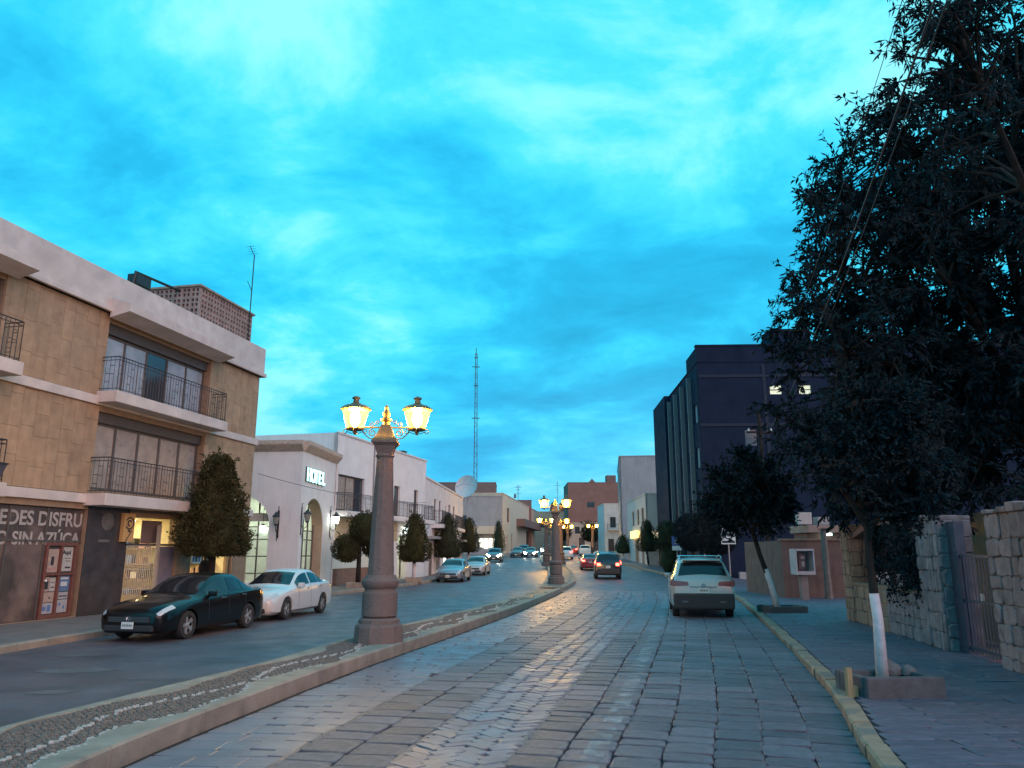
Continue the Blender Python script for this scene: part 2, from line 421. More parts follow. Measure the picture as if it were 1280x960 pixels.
# patches and cracks in the left carriageway
M_patch = mat('asphalt_patch', (.115, .098, .104), .6, var=.25, vscale=3, bump=.6, bscale=50)
random.seed(77)
def blob(name, cx, cy, rx, ry, m, z, n=14):
    v = [(cx + rx * math.cos(2 * math.pi * i / n) * random.uniform(.75, 1.15), cy + ry * math.sin(2 * math.pi * i / n) * random.uniform(.75, 1.15), z) for i in range(n)]
    mb = MB(); mb.add(v, [tuple(range(n))]); return struct(mb.build(name, m, normals=False))
for cx, cy, rx, ry in ((-7.2, 13.2, .7, .35), (-5.6, 18.6, .5, .9), (-4.5, 27, .6, 1.4), (-6.4, 11.2, .35, .2), (-2.6, 36, .5, 2.0), (-8.2, 15.1, .5, .25)): blob('asphalt_patch', cx, cy, rx, ry, M_patch, .004)
M_crack = mat('crack', (.03, .026, .028), .9)
for cx, cy, L_ in ((-7.0, 14.2, 2.6), (-6.2, 16.5, 1.6), (-5.2, 22, 3.0), (-6.0, 12.3, 1.8)):
    pts = []; x, y = cx, cy
    for i in range(9): pts.append((x, y)); x += L_ / 9; y += random.uniform(-.12, .1)
    mb = MB()
    for (a, b), (c, e) in zip(pts[:-1], pts[1:]): w_ = random.uniform(.008, .022); mb.quad((a, b, .008), (c, e, .008), (c, e + w_, .008), (a, b + w_, .008))
    struct(mb.build('road_crack', M_crack, normals=False))
random.seed(78)
# --- median
def median(y0, y1, name):
    ys = list(np.arange(y0, y1, .5)) + [y1]
    ml = lambda y: ML(y) + .08; mr = lambda y: MR(y) - .08
    base = struct(ribbon(name, ys, ml, mr, .19, M_peb, 4))
    wav = lambda y, ph: .13 * math.sin(2 * math.pi * y / 3.4 + ph) + .05 * math.sin(2 * math.pi * y / 1.3 + ph * 2)
    y = y0
    while y < y1 - .2:
        l = min(1.6 if y < 60 else 5, y1 - y); n = 7 if y < 45 else 3
        kerb_piece(MB(), lambda q: MR(q), lambda q: MR(q) - .27 - wav(q, 0), y, y + l - .008, .215, n).build('kerb_stone', M_conc, base)
        kerb_piece(MB(), lambda q: ML(q), lambda q: ML(q) + .24 + wav(q, 1.4), y, y + l - .008, .21, n).build('kerb_stone', M_conc, base)
        y += l
    if y0 < 30:
        dark = []; pale = []
        y = y0
        while y < 30:
            st = .06 if y < 18 else .09
            a = float(ML(y)) + .2; b = float(MR(y)) - .16; x = a
            cx = (a + b) / 2 + .16 * math.sin(2 * math.pi * y / 3.4 + .8)
            while x < b:
                e1 = abs(x - (float(MR(y)) - .27 - wav(y, 0))) < .05; e2 = abs(x - cx) < .032
                (pale if (e1 or e2) and random.random() < .8 else dark).append((x + random.uniform(-.015, .015), y + random.uniform(-.015, .015), st)); x += st
            y += st
        oc = np.array([(1, 0, 0), (0, 1, 0), (-1, 0, 0), (0, -1, 0), (.45, .45, .8), (-.45, .45, .8), (-.45, -.45, .8), (.45, -.45, .8)], float)
        ofc = np.array([(0, 1, 4, 4), (1, 5, 4, 4), (1, 2, 5, 5), (2, 6, 5, 5), (2, 3, 6, 6), (3, 7, 6, 6), (3, 0, 7, 7), (0, 4, 7, 7), (4, 5, 6, 7)])
        for lst, m, nm, hh in ((dark, M_peb, 'dark_pebbles', .018), (pale, M_pebl, 'pale_pebbles', .03)):
            mb = MB()
            for x, y, st in lst:
                s = st * random.uniform(.42, .56); h = hh * random.uniform(.6, 1.2)
                mb.add([(x + p[0] * s, y + p[1] * s, .192 + p[2] * h) for p in oc], [tuple(dict.fromkeys(q)) for q in ofc.tolist()])
            stuff(mb.build(nm, m, base, normals=False))
    return base
median(2.5, 37.6, 'median'); median(38.8, 150, 'median')
# ---------------------------------------------------------------- lamp posts of the median
M_pink = mat('pink_quarry_stone', (.19, .125, .105), .8, var=.16, vscale=5, bump=.8, bscale=26, col2=(.13, .085, .075), c2scale=5, c2lo=.5, c2hi=.7)
M_iron = mat('lamp_iron', (.16, .115, .06), .5, metal=.3, var=.2, vscale=8)
M_bulb = mat('lantern_bulb', (.9, .7, .3), .3, emit=(1.0, .60, .16), estr=2200.0)
M_glow = bpy.data.materials.new('lantern_glass'); M_glow.use_nodes = True
def _lg():
    nt = M_glow.node_tree; N = nt.nodes; L = nt.links; N.clear()
    o = N.new('ShaderNodeOutputMaterial'); mx = N.new('ShaderNodeMixShader'); tr = N.new('ShaderNodeBsdfTransparent'); em = N.new('ShaderNodeEmission')
    tr.inputs[0].default_value = (1, .8, .4, 1); em.inputs[0].default_value = (1.0, .46, .035, 1); em.inputs[1].default_value = 14.0; mx.inputs[0].default_value = .7
    L.new(tr.outputs[0], mx.inputs[1]); L.new(em.outputs[0], mx.inputs[2]); L.new(mx.outputs[0], o.inputs[0])
_lg()
def scroll(cx, cz, r, turns, a0, sgn, n=22, tail=None):
    pts = []
    for i in range(n + 1):
        t = i / n; a = a0 + sgn * turns * 2 * math.pi * t; q = r * (1 - .72 * t)
        pts.append((cx + q * math.cos(a), 0, cz + q * math.sin(a)))
    return pts
def lamp_post(label, loc, rz=0.0):
    t = thing('lamp_post', label, 'street lamp', loc, rz, 'twin lantern lamp posts along the street')
    mb = MB(); mb.lathe([(.48, 0), (.48, .05), (.46, .30), (.44, .34), (.40, .36), (.40, .42), (.36, .46)], 12, rot=R(15)); mb.build('plinth', M_pink, t, angle=20)
    mb = MB(); mb.lathe([(.30, .46), (.345, .50), (.345, .92), (.30, .97), (.30, 1.0), (.33, 1.03), (.365, 1.09), (.365, 1.15), (.31, 1.22), (.29, 1.26)], 28); mb.build('drum', M_pink, t, angle=35)
    mb = MB(); mb.lathe([(.265, 1.22), (.255, 1.3), (.212, 2.5), (.168, 3.5), (.168, 3.56), (.195, 3.60), (.175, 3.64)], 12); mb.build('shaft', M_pink, t, angle=25)
    mb = MB(); mb.lathe([(.20, 3.60), (.22, 3.66), (.29, 3.80), (.37, 3.86), (.37, 3.90)], 4, rot=R(45)); mb.build('capital', M_pink, t)
    mb = MB(); mb.lathe([(.35, 3.90), (.34, 3.93), (.26, 4.0), (.20, 4.1), (.13, 4.24)], 4, rot=R(45), cap=True); mb.lathe([(.07, 4.2), (.075, 4.3), (.12, 4.33), (.12, 4.36), (.06, 4.40), (.09, 4.48), (.05, 4.54), (.035, 4.56), (.045, 4.60), (0.01, 4.66)], 12); mb.build('bell_mount', M_iron, t, angle=40)
    for s in (-1, 1):
        mb = MB()
        mb.tube([(s * .1, 0, 4.19), (s * .62, 0, 4.19)], .016, 6)
        mb.tube([(s * x, 0, z) for x, z in ((.14, 3.98), (.24, 3.95), (.34, 3.97), (.42, 4.04), (.47, 4.12), (.52, 4.17))], .011, 5)
        mb.tube([(s * p[0], 0, p[2]) for p in scroll(.27, 4.08, .085, 1.35, R(90), -1)], .010, 5)
        mb.tube([(s * p[0], 0, p[2]) for p in scroll(.27, 4.25, .06, 1.2, R(-90), 1)], .008, 5)
        mb.tube([(s * p[0], 0, p[2]) for p in scroll(.17, 4.30, .045, 1.2, R(-90), 1)], .008, 5)
        mb.build('arm', M_iron, t)
        lx = s * .63; lan = MB(); lan.lathe([(.175, 4.13), (.19, 4.15), (.175, 4.18)], 6, c=(lx, 0, 0)); la = lan.build('lantern_base', M_iron, t)
        lan = MB(); lan.lathe([(.165, 4.185), (.265, 4.55)], 6, c=(lx, 0, 0)); lan.build('glass', M_glow, la); bb = MB(); bb.lathe([(.02, 4.2), (.075, 4.26), (.10, 4.34), (.10, 4.42), (.07, 4.50), (.02, 4.52)], 12, c=(lx, 0, 0)); bb.build('bulb', M_bulb, la, smooth=True)
        fr = MB()
        for k in range(6):
            a = k * math.pi / 3; fr.tube([(lx + .170 * math.cos(a), .170 * math.sin(a), 4.17), (lx + .272 * math.cos(a), .272 * math.sin(a), 4.56)], .005, 4)
        fr.build('frame', M_iron, la)
        rf = MB(); rf.lathe([(.28, 4.545), (.32, 4.555), (.31, 4.58), (.22, 4.64), (.13, 4.66), (.075, 4.70), (.06, 4.71), (.055, 4.78), (.085, 4.785), (.085, 4.81), (.03, 4.84)], 12, c=(lx, 0, 0)); rf.build('lantern_roof', M_iron, la, angle=40)
        sc = MB(); sc.lathe([(.03, 4.04), (.035, 4.09), (.02, 4.14)], 8, c=(lx, 0, 0))
        for k in range(4):
            a = k * math.pi / 2 + (0 if s > 0 else math.pi); M = Matrix.Rotation(a, 4, 'Z')
            pts = [Vector(p) for p in scroll(.19, 4.1, .065, 1.0, R(150), -1)]
            sc.tube([(0.0, 0, 4.05)] and [tuple(Vector((lx, 0, 0)) + M @ q) for q in [Vector((.02, 0, 4.13)), Vector((.06, 0, 4.06))]] + [tuple(Vector((lx, 0, 0)) + M @ q) for q in reversed(pts)], .008, 4)
        sc.build('bracket_scroll', M_iron, la)
    return t
lamp_post('nearest tall pink stone lamp post on the median, two glowing lanterns, hotel behind it', (-2.58, 15.4, .2), R(3))
lamp_post('second lamp post along the median, stone shaft with two glowing lanterns, where the kerb bends', (2.45, 43.5, .2), R(-4))
lamp_post('far lamp post seen just left of the second post on the median', (3.35, 76, z0(76) + .2), R(0))
lamp_post('far lamp post seen just right of the second post on the median', (5.05, 80, z0(80) + .2), R(8))
lamp_post('very far lamp post half way to the bend, close to the median kerb', (8.4, 117, z0(117) + .02), R(5))
lamp_post('very far lamp post on the median by the oncoming traffic', (5.6, 112, z0(112) + .2), R(0))
lamp_post('most distant lamp post, twin lanterns in front of the brown building', (12.4, 119, z0(119) + .14), R(0))
# ---------------------------------------------------------------- buildings: local x along the facade, +y out to the street
def wall_open(mb, L0, L1, za, zb, ops, t=.3, y=0.0, back=False):
    """wall L0..L1 x za..zb in the plane y with rectangular openings and reveals of depth t"""
    xs = sorted({L0, L1, *[o[0] for o in ops], *[o[1] for o in ops]}); zs = sorted({za, zb, *[o[2] for o in ops], *[o[3] for o in ops]})
    xs = [x for x in xs if L0 <= x <= L1]; zs = [z for z in zs if za <= z <= zb]
    def hole(i, k):
        if i < 0 or k < 0 or i >= len(xs) - 1 or k >= len(zs) - 1: return None
        cx, cz = (xs[i] + xs[i + 1]) / 2, (zs[k] + zs[k + 1]) / 2
        return any(o[0] < cx < o[1] and o[2] < cz < o[3] for o in ops)
    for i in range(len(xs) - 1):
        for k in range(len(zs) - 1):
            if hole(i, k): continue
            a, b, c, d = xs[i], xs[i + 1], zs[k], zs[k + 1]
            mb.quad((a, y, c), (b, y, c), (b, y, d), (a, y, d))
            if hole(i - 1, k) is not False: mb.quad((a, y, c), (a, y, d), (a, y - t, d), (a, y - t, c))
            if hole(i + 1, k) is not False: mb.quad((b, y, c), (b, y - t, c), (b, y - t, d), (b, y, d))
            if hole(i, k - 1) is not False: mb.quad((a, y, c), (a, y - t, c), (b, y - t, c), (b, y, c))
            if hole(i, k + 1) is not False: mb.quad((a, y, d), (b, y, d), (b, y - t, d), (a, y - t, d))
    return mb
def face_root(name, label, P, d, cat='building', group=None, z=0.0):
    th = math.atan2(d[1], d[0]); return thing(name, label, cat, (P[0], P[1], z), th, group)
M_white = mat('white_stucco', (.70, .68, .67), .85, var=.07, vscale=1.2, bump=.25, bscale=25, streak=.14)
M_white2 = mat('pale_stucco', (.64, .61, .60), .85, var=.1, vscale=1.0, bump=.25, bscale=25, streak=.3)
M_trim = mat('white_trim', (.56, .49, .46), .8, var=.14, vscale=2.2, bump=.3, bscale=25, col2=(.36, .32, .30), c2scale=1.1, c2lo=.55, c2hi=.75)
M_clad = mat('stone_cladding', (.36, .24, .15), .7, var=.14, vscale=3.5, bump=.35, bscale=20, rnd=.09, streak=.22, col2=(.27, .175, .11), c2scale=.9, c2lo=.5, c2hi=.7)
M_cladback = mat('cladding_joint', (.26, .18, .12), .9, var=.15)
M_frame = mat('dark_window_frame', (.09, .075, .07), .5, var=.1)
M_glass = mat('window_glass', (.045, .05, .06), .08, spec=.8)
M_curt = mat('curtain_behind_glass', (.34, .28, .24), .35, var=.18, vscale=3, spec=.7)
M_curtb = mat('curtain_blue', (.33, .36, .42), .25, var=.2, vscale=2, spec=.8)
M_rail = mat('black_iron', (.03, .03, .034), .5, metal=.2)
M_dark = mat('dark_shopfront', (.055, .045, .045), .35, var=.3, vscale=2.5, spec=.5)
M_inter = mat('room_inside', (.66, .58, .36), .9, var=.1)
M_interw = mat('room_inside_white', (.65, .68, .62), .9, var=.08)
M_dadob = mat('brown_dado', (.20, .125, .095), .8, var=.15, vscale=4, bump=.3)
M_redfr = mat('red_brown_frame', (.16, .06, .045), .5, var=.15)
M_grey = mat('grey_render', (.30, .30, .31), .85, var=.12, vscale=.8, streak=.3)
M_white_p = mat('white_plastic', (.75, .74, .72), .5, var=.05)

def railing(parent, x0, x1, yb, z0_, z1_, ret=0.0, step=.14, pattern=True, m=None, both=True):
    """iron balcony railing in front (y = yb) with returns to the wall"""
    mb = MB(); m = m or M_rail
    def run(p, q):
        p, q = Vector(p), Vector(q); n = max(1, round((q - p).length / step)); u = Vector((0, 0, 1))
        for zz in (z0_ + .06, z1_ - .10, z1_): mb.tube([p + u * zz, q + u * zz], .016 if zz == z1_ else .011, 4)
        for i in range(n + 1):
            a = p + (q - p) * (i / n); mb.tube([a + u * (z0_ + .0), a + u * z1_], .017 if i % 4 == 0 else .009, 4)
            if pattern and i < n and i % 4 in (1, 2):   # small rectangles between bars
                b = p + (q - p) * ((i + 1) / n); zc = (z0_ + z1_) / 2 + (.12 if i % 4 == 1 else -.12)
                for s in (-.13, .13): mb.tube([a + u * (zc + s), b + u * (zc + s)], .009, 4)
    run((x0, yb, 0), (x1, yb, 0))
    if ret: run((x0, yb, 0), (x0, yb - ret, 0)); run((x1, yb, 0), (x1, yb - ret, 0))
    return mb.build('railing', m, parent)
def window(parent, x0, x1, za, zb, y, n=1, m=None, fw=.05, mullz=None, deep=.06):
    """frame with n panes; every pane a child of the window"""
    fr = MB(); fr.box(x0, x1, y - deep, y, za, za + fw); fr.box(x0, x1, y - deep, y, zb - fw, zb)
    w = (x1 - x0) / n
    for i in range(n + 1):
        xc = x0 + i * w; a = xc if i == 0 else xc - fw / 2; b = xc + fw if i == 0 else (xc if i == n else xc + fw / 2); a = xc - fw if i == n else a
        fr.box(a, b, y - deep, y + .003, za + fw, zb - fw)
    wn = fr.build('window', M_frame, parent)
    for i in range(n):
        mm = m[i % len(m)] if isinstance(m, list) else (m or M_glass)
        pb = MB(); pb.box(x0 + i * w + fw * .5, x0 + (i + 1) * w - fw * .5, y - deep * .7, y - deep * .45, za + fw * .6, zb - fw * .6); pb.build('pane', mm, wn)
    return wn

# ---- 1. three-storey building on the left
PB1 = (-10.47, 30.7)
b1 = face_root('apartment_building', 'three storey building with beige stone cladding, white bands and balconies, shops below', PB1, (-.205, -1))
LB = 19.0; DB = 12.0
wins_u = (3.45, 8.75, 6.6, 8.72); wins_m = (3.45, 8.75, 3.68, 5.98)
near_u = (12.5, 17.5, 6.6, 8.72); near_m = (12.5, 17.5, 3.68, 5.98)
shop = (4.4, 6.95, .15, 2.98); shop2 = (1.0, 3.6, .15, 2.6)
mural = (8.72, 13.6, .15, 3.1)
w = MB(); wall_open(w, .02, LB, .0, 10.0, [wins_u, wins_m, near_u, near_m, shop, shop2, mural], .35)
w.quad((.02, 0, 0), (.02, -DB, 0), (.02, -DB, 10), (.02, 0, 10)); w.quad((LB, 0, 0), (LB, -DB, 0), (LB, -DB, 10), (LB, 0, 10)); w.quad((.02, -DB, 0), (LB, -DB, 0), (LB, -DB, 10), (.02, -DB, 10))
w.quad((.02, 0, 9.9), (LB, 0, 9.9), (LB, -DB, 9.9), (.02, -DB, 9.9))
wall1 = w.build('wall', M_cladback, b1, normals=False)
clad = []
def clad_area(x0, x1, za, zb):
    x = x0
    while x < x1 - .05:
        wd = min(random.uniform(.36, .50), x1 - x)
        if x1 - x - wd < .12: wd = x1 - x
        z = za - random.uniform(0, .5)
        while z < zb - .02:
            h = random.uniform(.6, 1.0); a, b = max(z, za), min(z + h, zb)
            if b - a > .06:
                d = random.uniform(.030, .036); mb = MB(); g = .0015
                xa, xb = x + g, x + wd - g
                mb.add([(xa, .0, a + g), (xb, 0, a + g), (xb, 0, b - g), (xa, 0, b - g), (xa + .002, d, a + g + .002), (xb - .002, d, a + g + .002), (xb - .002, d, b - g - .002), (xa + .002, d, b - g - .002)],
                       [(4, 7, 6, 5), (0, 4, 5, 1), (1, 5, 6, 2), (2, 6, 7, 3), (3, 7, 4, 0)]); mb.build('stone_slab', M_clad, wall1, normals=True)
            z += h
        x += wd
for (a, b) in ((.03, 3.43), (8.77, 12.48)):
    clad_area(a, b, 6.42, 8.96); clad_area(a, b, 3.55, 6.12)
M_cladside = mat('stone_cladding_side', (.33, .245, .18), .75, var=.2, vscale=2.0, bump=.3, streak=.3)
mb = MB(); mb.box(-.02, .02, -DB, 0.0, 0.14, 8.96); mb.build('side_wall', M_cladside, b1)
def band(za, zb, out, x0=-.12, x1=LB, nm='band'):
    mb = MB(); mb.bbox(x0, x1, -.05, out, za, zb, .015); mb.box(-.12, -.03, -DB, -.05, za, zb); mb.build(nm, M_trim, b1)
band(6.14, 6.40, .10); band(3.27, 3.53, .10)
par = MB(); par.bbox(-.1, LB, -.25, .16, 8.97, 10.18, .02); par.bbox(-.16, LB, -.05, .24, 8.97, 9.12, .02); par.box(-.1, .15, -DB, -.25, 8.97, 10.18); par.build('parapet', M_trim, b1)
rf = MB(); rf.box(.1, LB, -DB, -.3, 9.85, 9.95); rf.build('roof', M_conc, b1)
# hoods over the top loggias, balcony slabs
for (x0, x1) in ((3.15, 8.95), (12.3, 17.7)):
    mb = MB(); mb.prism([(x0, 8.98), (x1, 8.98), (x1, 9.42), (x0, 9.42)], .16, .2)
    mb.add([(x0, .17, 8.80), (x1, .17, 8.80), (x1 - .02, .82, 8.96), (x0 + .02, .82, 8.96), (x0, .17, 9.42), (x1, .17, 9.42), (x1 - .02, .82, 9.22), (x0 + .02, .82, 9.22)], [(0, 1, 2, 3), (4, 7, 6, 5), (3, 2, 6, 7), (0, 3, 7, 4), (1, 5, 6, 2)])
    mb.build('hood', M_trim, b1)
    for za in (6.20, 3.20):
        mb = MB(); mb.bbox(x0, x1, -.3, .72, za, za + .34, .02); sl = mb.build('balcony', M_trim, b1)
        railing(sl, x0 + .08, x1 - .08, .62, za + .36, za + 1.38, .6, .135)
for wv in (wins_u, near_u): window(b1, wv[0] + .02, wv[1] - .02, wv[2], wv[3] - .32, -.22, 5, [M_curtb, M_curtb, M_glass, M_curtb, M_curtb], .07)
for wv in (wins_m, near_m): window(b1, wv[0] + .02, wv[1] - .02, wv[2], wv[3] - .28, -.22, 5, [M_curt], .09)
for wv in (wins_u, near_u, wins_m, near_m):
    mb = MB(); mb.box(wv[0] + .01, wv[1] - .01, -.34, -.12, wv[3] - .30, wv[3] - .005); mb.build('lintel', M_frame, b1)
bl = MB(); bl.box(4.8, 4.95, -.30, -.29, 7.55, 7.7)
# ground floor: dark printed shopfront with lettering and poster door
M_mural = mat('printed_window_film', (.075, .055, .05), .3, var=.4, vscale=1.1, spec=.4, col2=(.17, .12, .10), c2scale=.8, c2lo=.52, c2hi=.66)
mb = MB(); mb.box(10.02, 13.58, -.16, -.10, .16, 3.08); mb.box(8.74, 10.02, -.16, -.10, 2.2, 3.08); mu = mb.build('printed_shopfront', M_mural, b1)
mb = MB()
for x in (10.06, 11.3, 12.5): mb.box(x - .025, x + .025, -.10, -.07, .16, 3.08)
mb.box(8.74, 13.58, -.099, -.068, 2.17, 2.22); mb.build('glazing_bar', M_frame, mu)
M_letter = mat('pale_lettering', (.36, .32, .30), .6, var=.15, vscale=4)
def fit_text(full, part, xl, xr, z, size):
    a = text_mesh(part, size, .004, 'lettering', M_letter, mu, (0, 0, 0), (0, 0, 0), .012); wpart = a.dimensions.x if a.dimensions.x else max(v.co.x for v in a.data.vertices); mm = a.data; wpart = max(v.co.x for v in mm.vertices); bpy.data.objects.remove(a)
    o = text_mesh(full, size, .004, 'lettering', M_letter, mu, (0, 0, 0), (R(90), 0, R(180)), .012); wf_ = max(v.co.x for v in o.data.vertices); k = (xl - xr) / wpart
    o.scale = (k, 1, 1); o.location = (xr + wf_ * k, -.088, z)
# lettering reads left to right as seen from the street: local x runs towards the camera, so it is turned round
fit_text('PUEDES DISFRU', 'EDES DISFRU', 11.60, 8.79, 2.60, .52)
fit_text('LO SIN AZÚCA', 'O SIN AZÚCA', 11.62, 8.80, 2.10, .46)
# door with posters
d = MB(); d.box(8.86, 8.94, -.14, -.04, .16, 2.16); d.box(9.9, 9.99, -.14, -.04, .16, 2.16); d.box(8.94, 9.9, -.14, -.042, 2.07, 2.16); d.box(8.94, 9.9, -.14, -.042, .16, .26); d.box(9.39, 9.45, -.14, -.043, .26, 2.07); d.box(8.94, 9.39, -.14, -.044, 1.28, 1.34); d.box(9.45, 9.9, -.14, -.044, 1.28, 1.34)
door = d.build('door', M_redfr, b1)
mb = MB(); mb.lathe([(.03, 0), (.03, .05)], 8, M=Matrix.Translation((9.94, -.02, 1.15)) @ Matrix.Rotation(R(-90), 4, 'X')); mb.build('door_handle', M_white_p, door)
mb = MB(); mb.box(8.94, 9.9, -.13, -.12, .26, 2.07); mb.build('door_glass', M_dark, door)
pc = {'poster_white': (.42, .39, .36), 'poster_pink': (.38, .27, .23), 'poster_blue': (.10, .16, .28), 'poster_pale': (.36, .34, .35)}
def poster(x0, x1, za, zb, kind, lines=()):
    mb = MB(); mb.box(x0, x1, -.115, -.105, za, zb); p = mb.build('poster', mat(kind, pc[kind], .5, var=.12, vscale=9), door)
    for (lx0, lx1, lz0, lz1, cm) in lines:
        mb = MB(); mb.box(lx0, lx1, -.104, -.101, lz0, lz1); mb.build('print', cm, p)
    return p
ink = mat('print_ink', (.03, .03, .035), .6); blue = mat('print_blue', (.10, .17, .36), .6); pinkp = mat('print_pink', (.45, .22, .2), .6)
p = poster(8.96, 9.38, 1.38, 2.04, 'poster_white', [(9.02, 9.25, 1.72, 1.735, ink), (9.02, 9.2, 1.65, 1.665, ink), (9.0, 9.2, 1.46, 1.50, ink)])
text_mesh('Aqui', .16, .002, 'print', ink, p, (9.34, -.100, 1.84), (R(90), 0, R(180)), .004)
poster(9.47, 9.88, 1.36, 1.98, 'poster_pink', [(9.62, 9.72, 1.55, 1.78, ink), (9.55, 9.8, 1.42, 1.48, pinkp)])
poster(8.96, 9.37, .84, 1.26, 'poster_blue', [(9.02, 9.3, 1.16, 1.22, mat('print_pale', (.5, .5, .52), .6)), (9.05, 9.28, .98, 1.1, mat('print_pale', (.5, .5, .52), .6))])
poster(8.97, 9.37, .64, .82, 'poster_pale', [(9.0, 9.3, .70, .73, ink)])
poster(8.96, 9.36, .28, .62, 'poster_pale', [(9.05, 9.12, .38, .46, blue), (9.2, 9.27, .46, .54, blue)])
poster(9.47, 9.66, .86, 1.22, 'poster_white', [(9.5, 9.62, .95, .98, ink), (9.5, 9.62, 1.08, 1.1, ink)])
poster(9.68, 9.88, .86, 1.24, 'poster_pink', [(9.72, 9.86, .92, 1.15, ink)])
poster(9.47, 9.88, .58, .84, 'poster_pink', [(9.6, 9.64, .66, .72, ink)])
poster(9.47, 9.88, .28, .56, 'poster_pale', [(9.55, 9.66, .33, .5, blue), (9.7, 9.82, .36, .46, blue)])
# dark pier between the shops, with round emblem
mb = MB(); mb.box(6.97, 8.70, .002, .03, .14, 3.25); mb.build('pier_cladding', M_dark, b1)
mb = MB(); mb.lathe([(.26, 0), (.26, .012), (.20, .014), (.20, .004)], 28, M=Matrix.Translation((7.9, .03, 2.78)) @ Matrix.Rotation(R(-90), 4, 'X')); mb.lathe([(.1, 0), (.1, .012)], 20, M=Matrix.Translation((7.9, .03, 2.78)) @ Matrix.Rotation(R(-90), 4, 'X')); mb.build('round_emblem', mat('faded_print', (.13, .115, .11), .6, var=.2), b1)
mb = MB(); mb.box(7.75, 8.2, .031, .036, 2.18, 2.26); mb.build('faded_caption', mat('faded_print', (.13, .115, .11)), b1)
# lit shop with gate
mb = MB(); mb.box(4.42, 6.93, -4.0, -3.95, .1, 3.0); mb.box(4.36, 4.42, -4, -.36, .1, 3.0); mb.box(6.93, 6.99, -4, -.36, .1, 3.0); mb.box(4.36, 6.99, -4, -.36, 2.98, 3.04); mb.box(4.36, 6.99, -4, -.3, .10, .14); mb.build('shop_interior', M_inter, b1)
mb = MB(); mb.box(.95, 3.65, -4.0, -3.95, .1, 2.7); mb.box(.9, .95, -4, -.36, .1, 2.7); mb.box(3.65, 3.7, -4, -.36, .1, 2.7); mb.box(.9, 3.7, -4, -.36, 2.62, 2.68); mb.box(.9, 3.7, -4, -.3, .10, .14); mb.build('shop_interior', M_inter, b1)
M_tubeY = mat('warm_ceiling_tube', (1, .9, .6), .5, emit=(1.0, .84, .50), estr=38)
mb = MB(); mb.box(4.9, 6.5, -1.6, -1.35, 2.90, 2.94); mb.build('ceiling_light', M_tubeY, b1)
mb = MB(); mb.box(1.3, 3.3, -1.6, -1.3, 2.55, 2.59); mb.build('ceiling_light', M_tubeY, b1)
g = MB()
for i in range(19):
    x = 5.30 + i * .09; g.box(x - .007, x + .007, -.13, -.11, .16, 2.1)
for zz in (.2, .75, 1.35, 1.5, 2.08): g.box(5.2, 6.95, -.132, -.108, zz, zz + .02)
for i in range(0, 19, 2): g.box(5.30 + i * .09, 5.39 + i * .09, -.13, -.11, 1.0 + (i % 4) * .06, 1.02 + (i % 4) * .06)
g.build('window_grille', mat('white_iron', (.55, .52, .47), .5), b1)
g = MB(); g.box(4.42, 6.94, -.2, -.1, 2.1, 2.16); g.build('transom', M_frame, b1)
mb = MB(); mb.box(5.05, 6.0, -.26, -.22, 2.17, 2.9); mb.build('transom_panel', mat('mauve_panel', (.17, .13, .13), .7), b1)
mb = MB(); mb.box(5.50, 5.62, .05, .13, .14, 2.75); mb.build('downpipe', mat('grey_pipe', (.34, .30, .26), .6, var=.1), b1)
mb = MB(); mb.box(4.42, 5.22, -.2, -.12, .16, 2.08); mb.build('shutter', mat('blue_grey_door', (.20, .19, .25), .6, var=.15), b1)
sg = MB(); sg.bbox(6.86, 7.34, .03, .16, 2.2, 3.06, .01); sgn = sg.build('shop_sign', mat('orange_sign', (.55, .33, .13), .6, var=.08), b1)
M45 = Matrix.Translation((7.10, .165, 2.76)) @ Matrix.Rotation(R(-90), 4, 'X')
mb = MB()
def ring(mb, ro, ri, M, h=.008, seg=26, a0=0, a1=360):
    v = []; f = []
    for i in range(seg + 1):
        a = R(a0 + (a1 - a0) * i / seg)
        for r in (ri, ro): v += [(r * math.cos(a), r * math.sin(a), 0), (r * math.cos(a), r * math.sin(a), h)]
    for i in range(seg):
        b = i * 4; c = b + 4; f += [(b + 1, b + 3, c + 3, c + 1), (b + 2, c + 2, c + 3, b + 3), (b, b + 1, c + 1, c)]
    mb.add([tuple(M @ Vector(q)) for q in v], f)
ring(mb, .19, .15, M45, a0=30, a1=330); ring(mb, .10, .06, M45, a0=-150, a1=100); mb.box(7.05, 7.15, .165, .172, 2.50, 2.56); mb.build('logo', ink, sgn)
mb = MB(); mb.box(-.015, .015, 0, .006, -.2, .2, M=Matrix.Translation((7.1, .165, 2.38)) @ Matrix.Rotation(R(-35), 4, 'Y')); mb.build('logo', ink, sgn)
for (xs_, top_) in ((4.43, 2.6), (.96, 2.3)):   # shelves and goods along the side wall seen through the openings
    for zz in (.5, 1.0, 1.5, 2.0):
        if zz > top_ - .2: continue
        mb = MB(); mb.box(xs_, xs_ + .32, -3.6, -.7, zz, zz + .03); sh_ = mb.build('shelf', M_dadob, b1); y = -3.5
        while y < -.95:
            w_ = random.uniform(.12, .3); mb = MB(); mb.bbox(xs_ + .03, xs_ + .28, y, y + w_, zz + .031, zz + random.uniform(.18, .40), .01); mb.build('goods', random.choice((blue, pinkp, M_white_p, M_dadob, ink)), sh_); y += w_ + random.uniform(.03, .2)
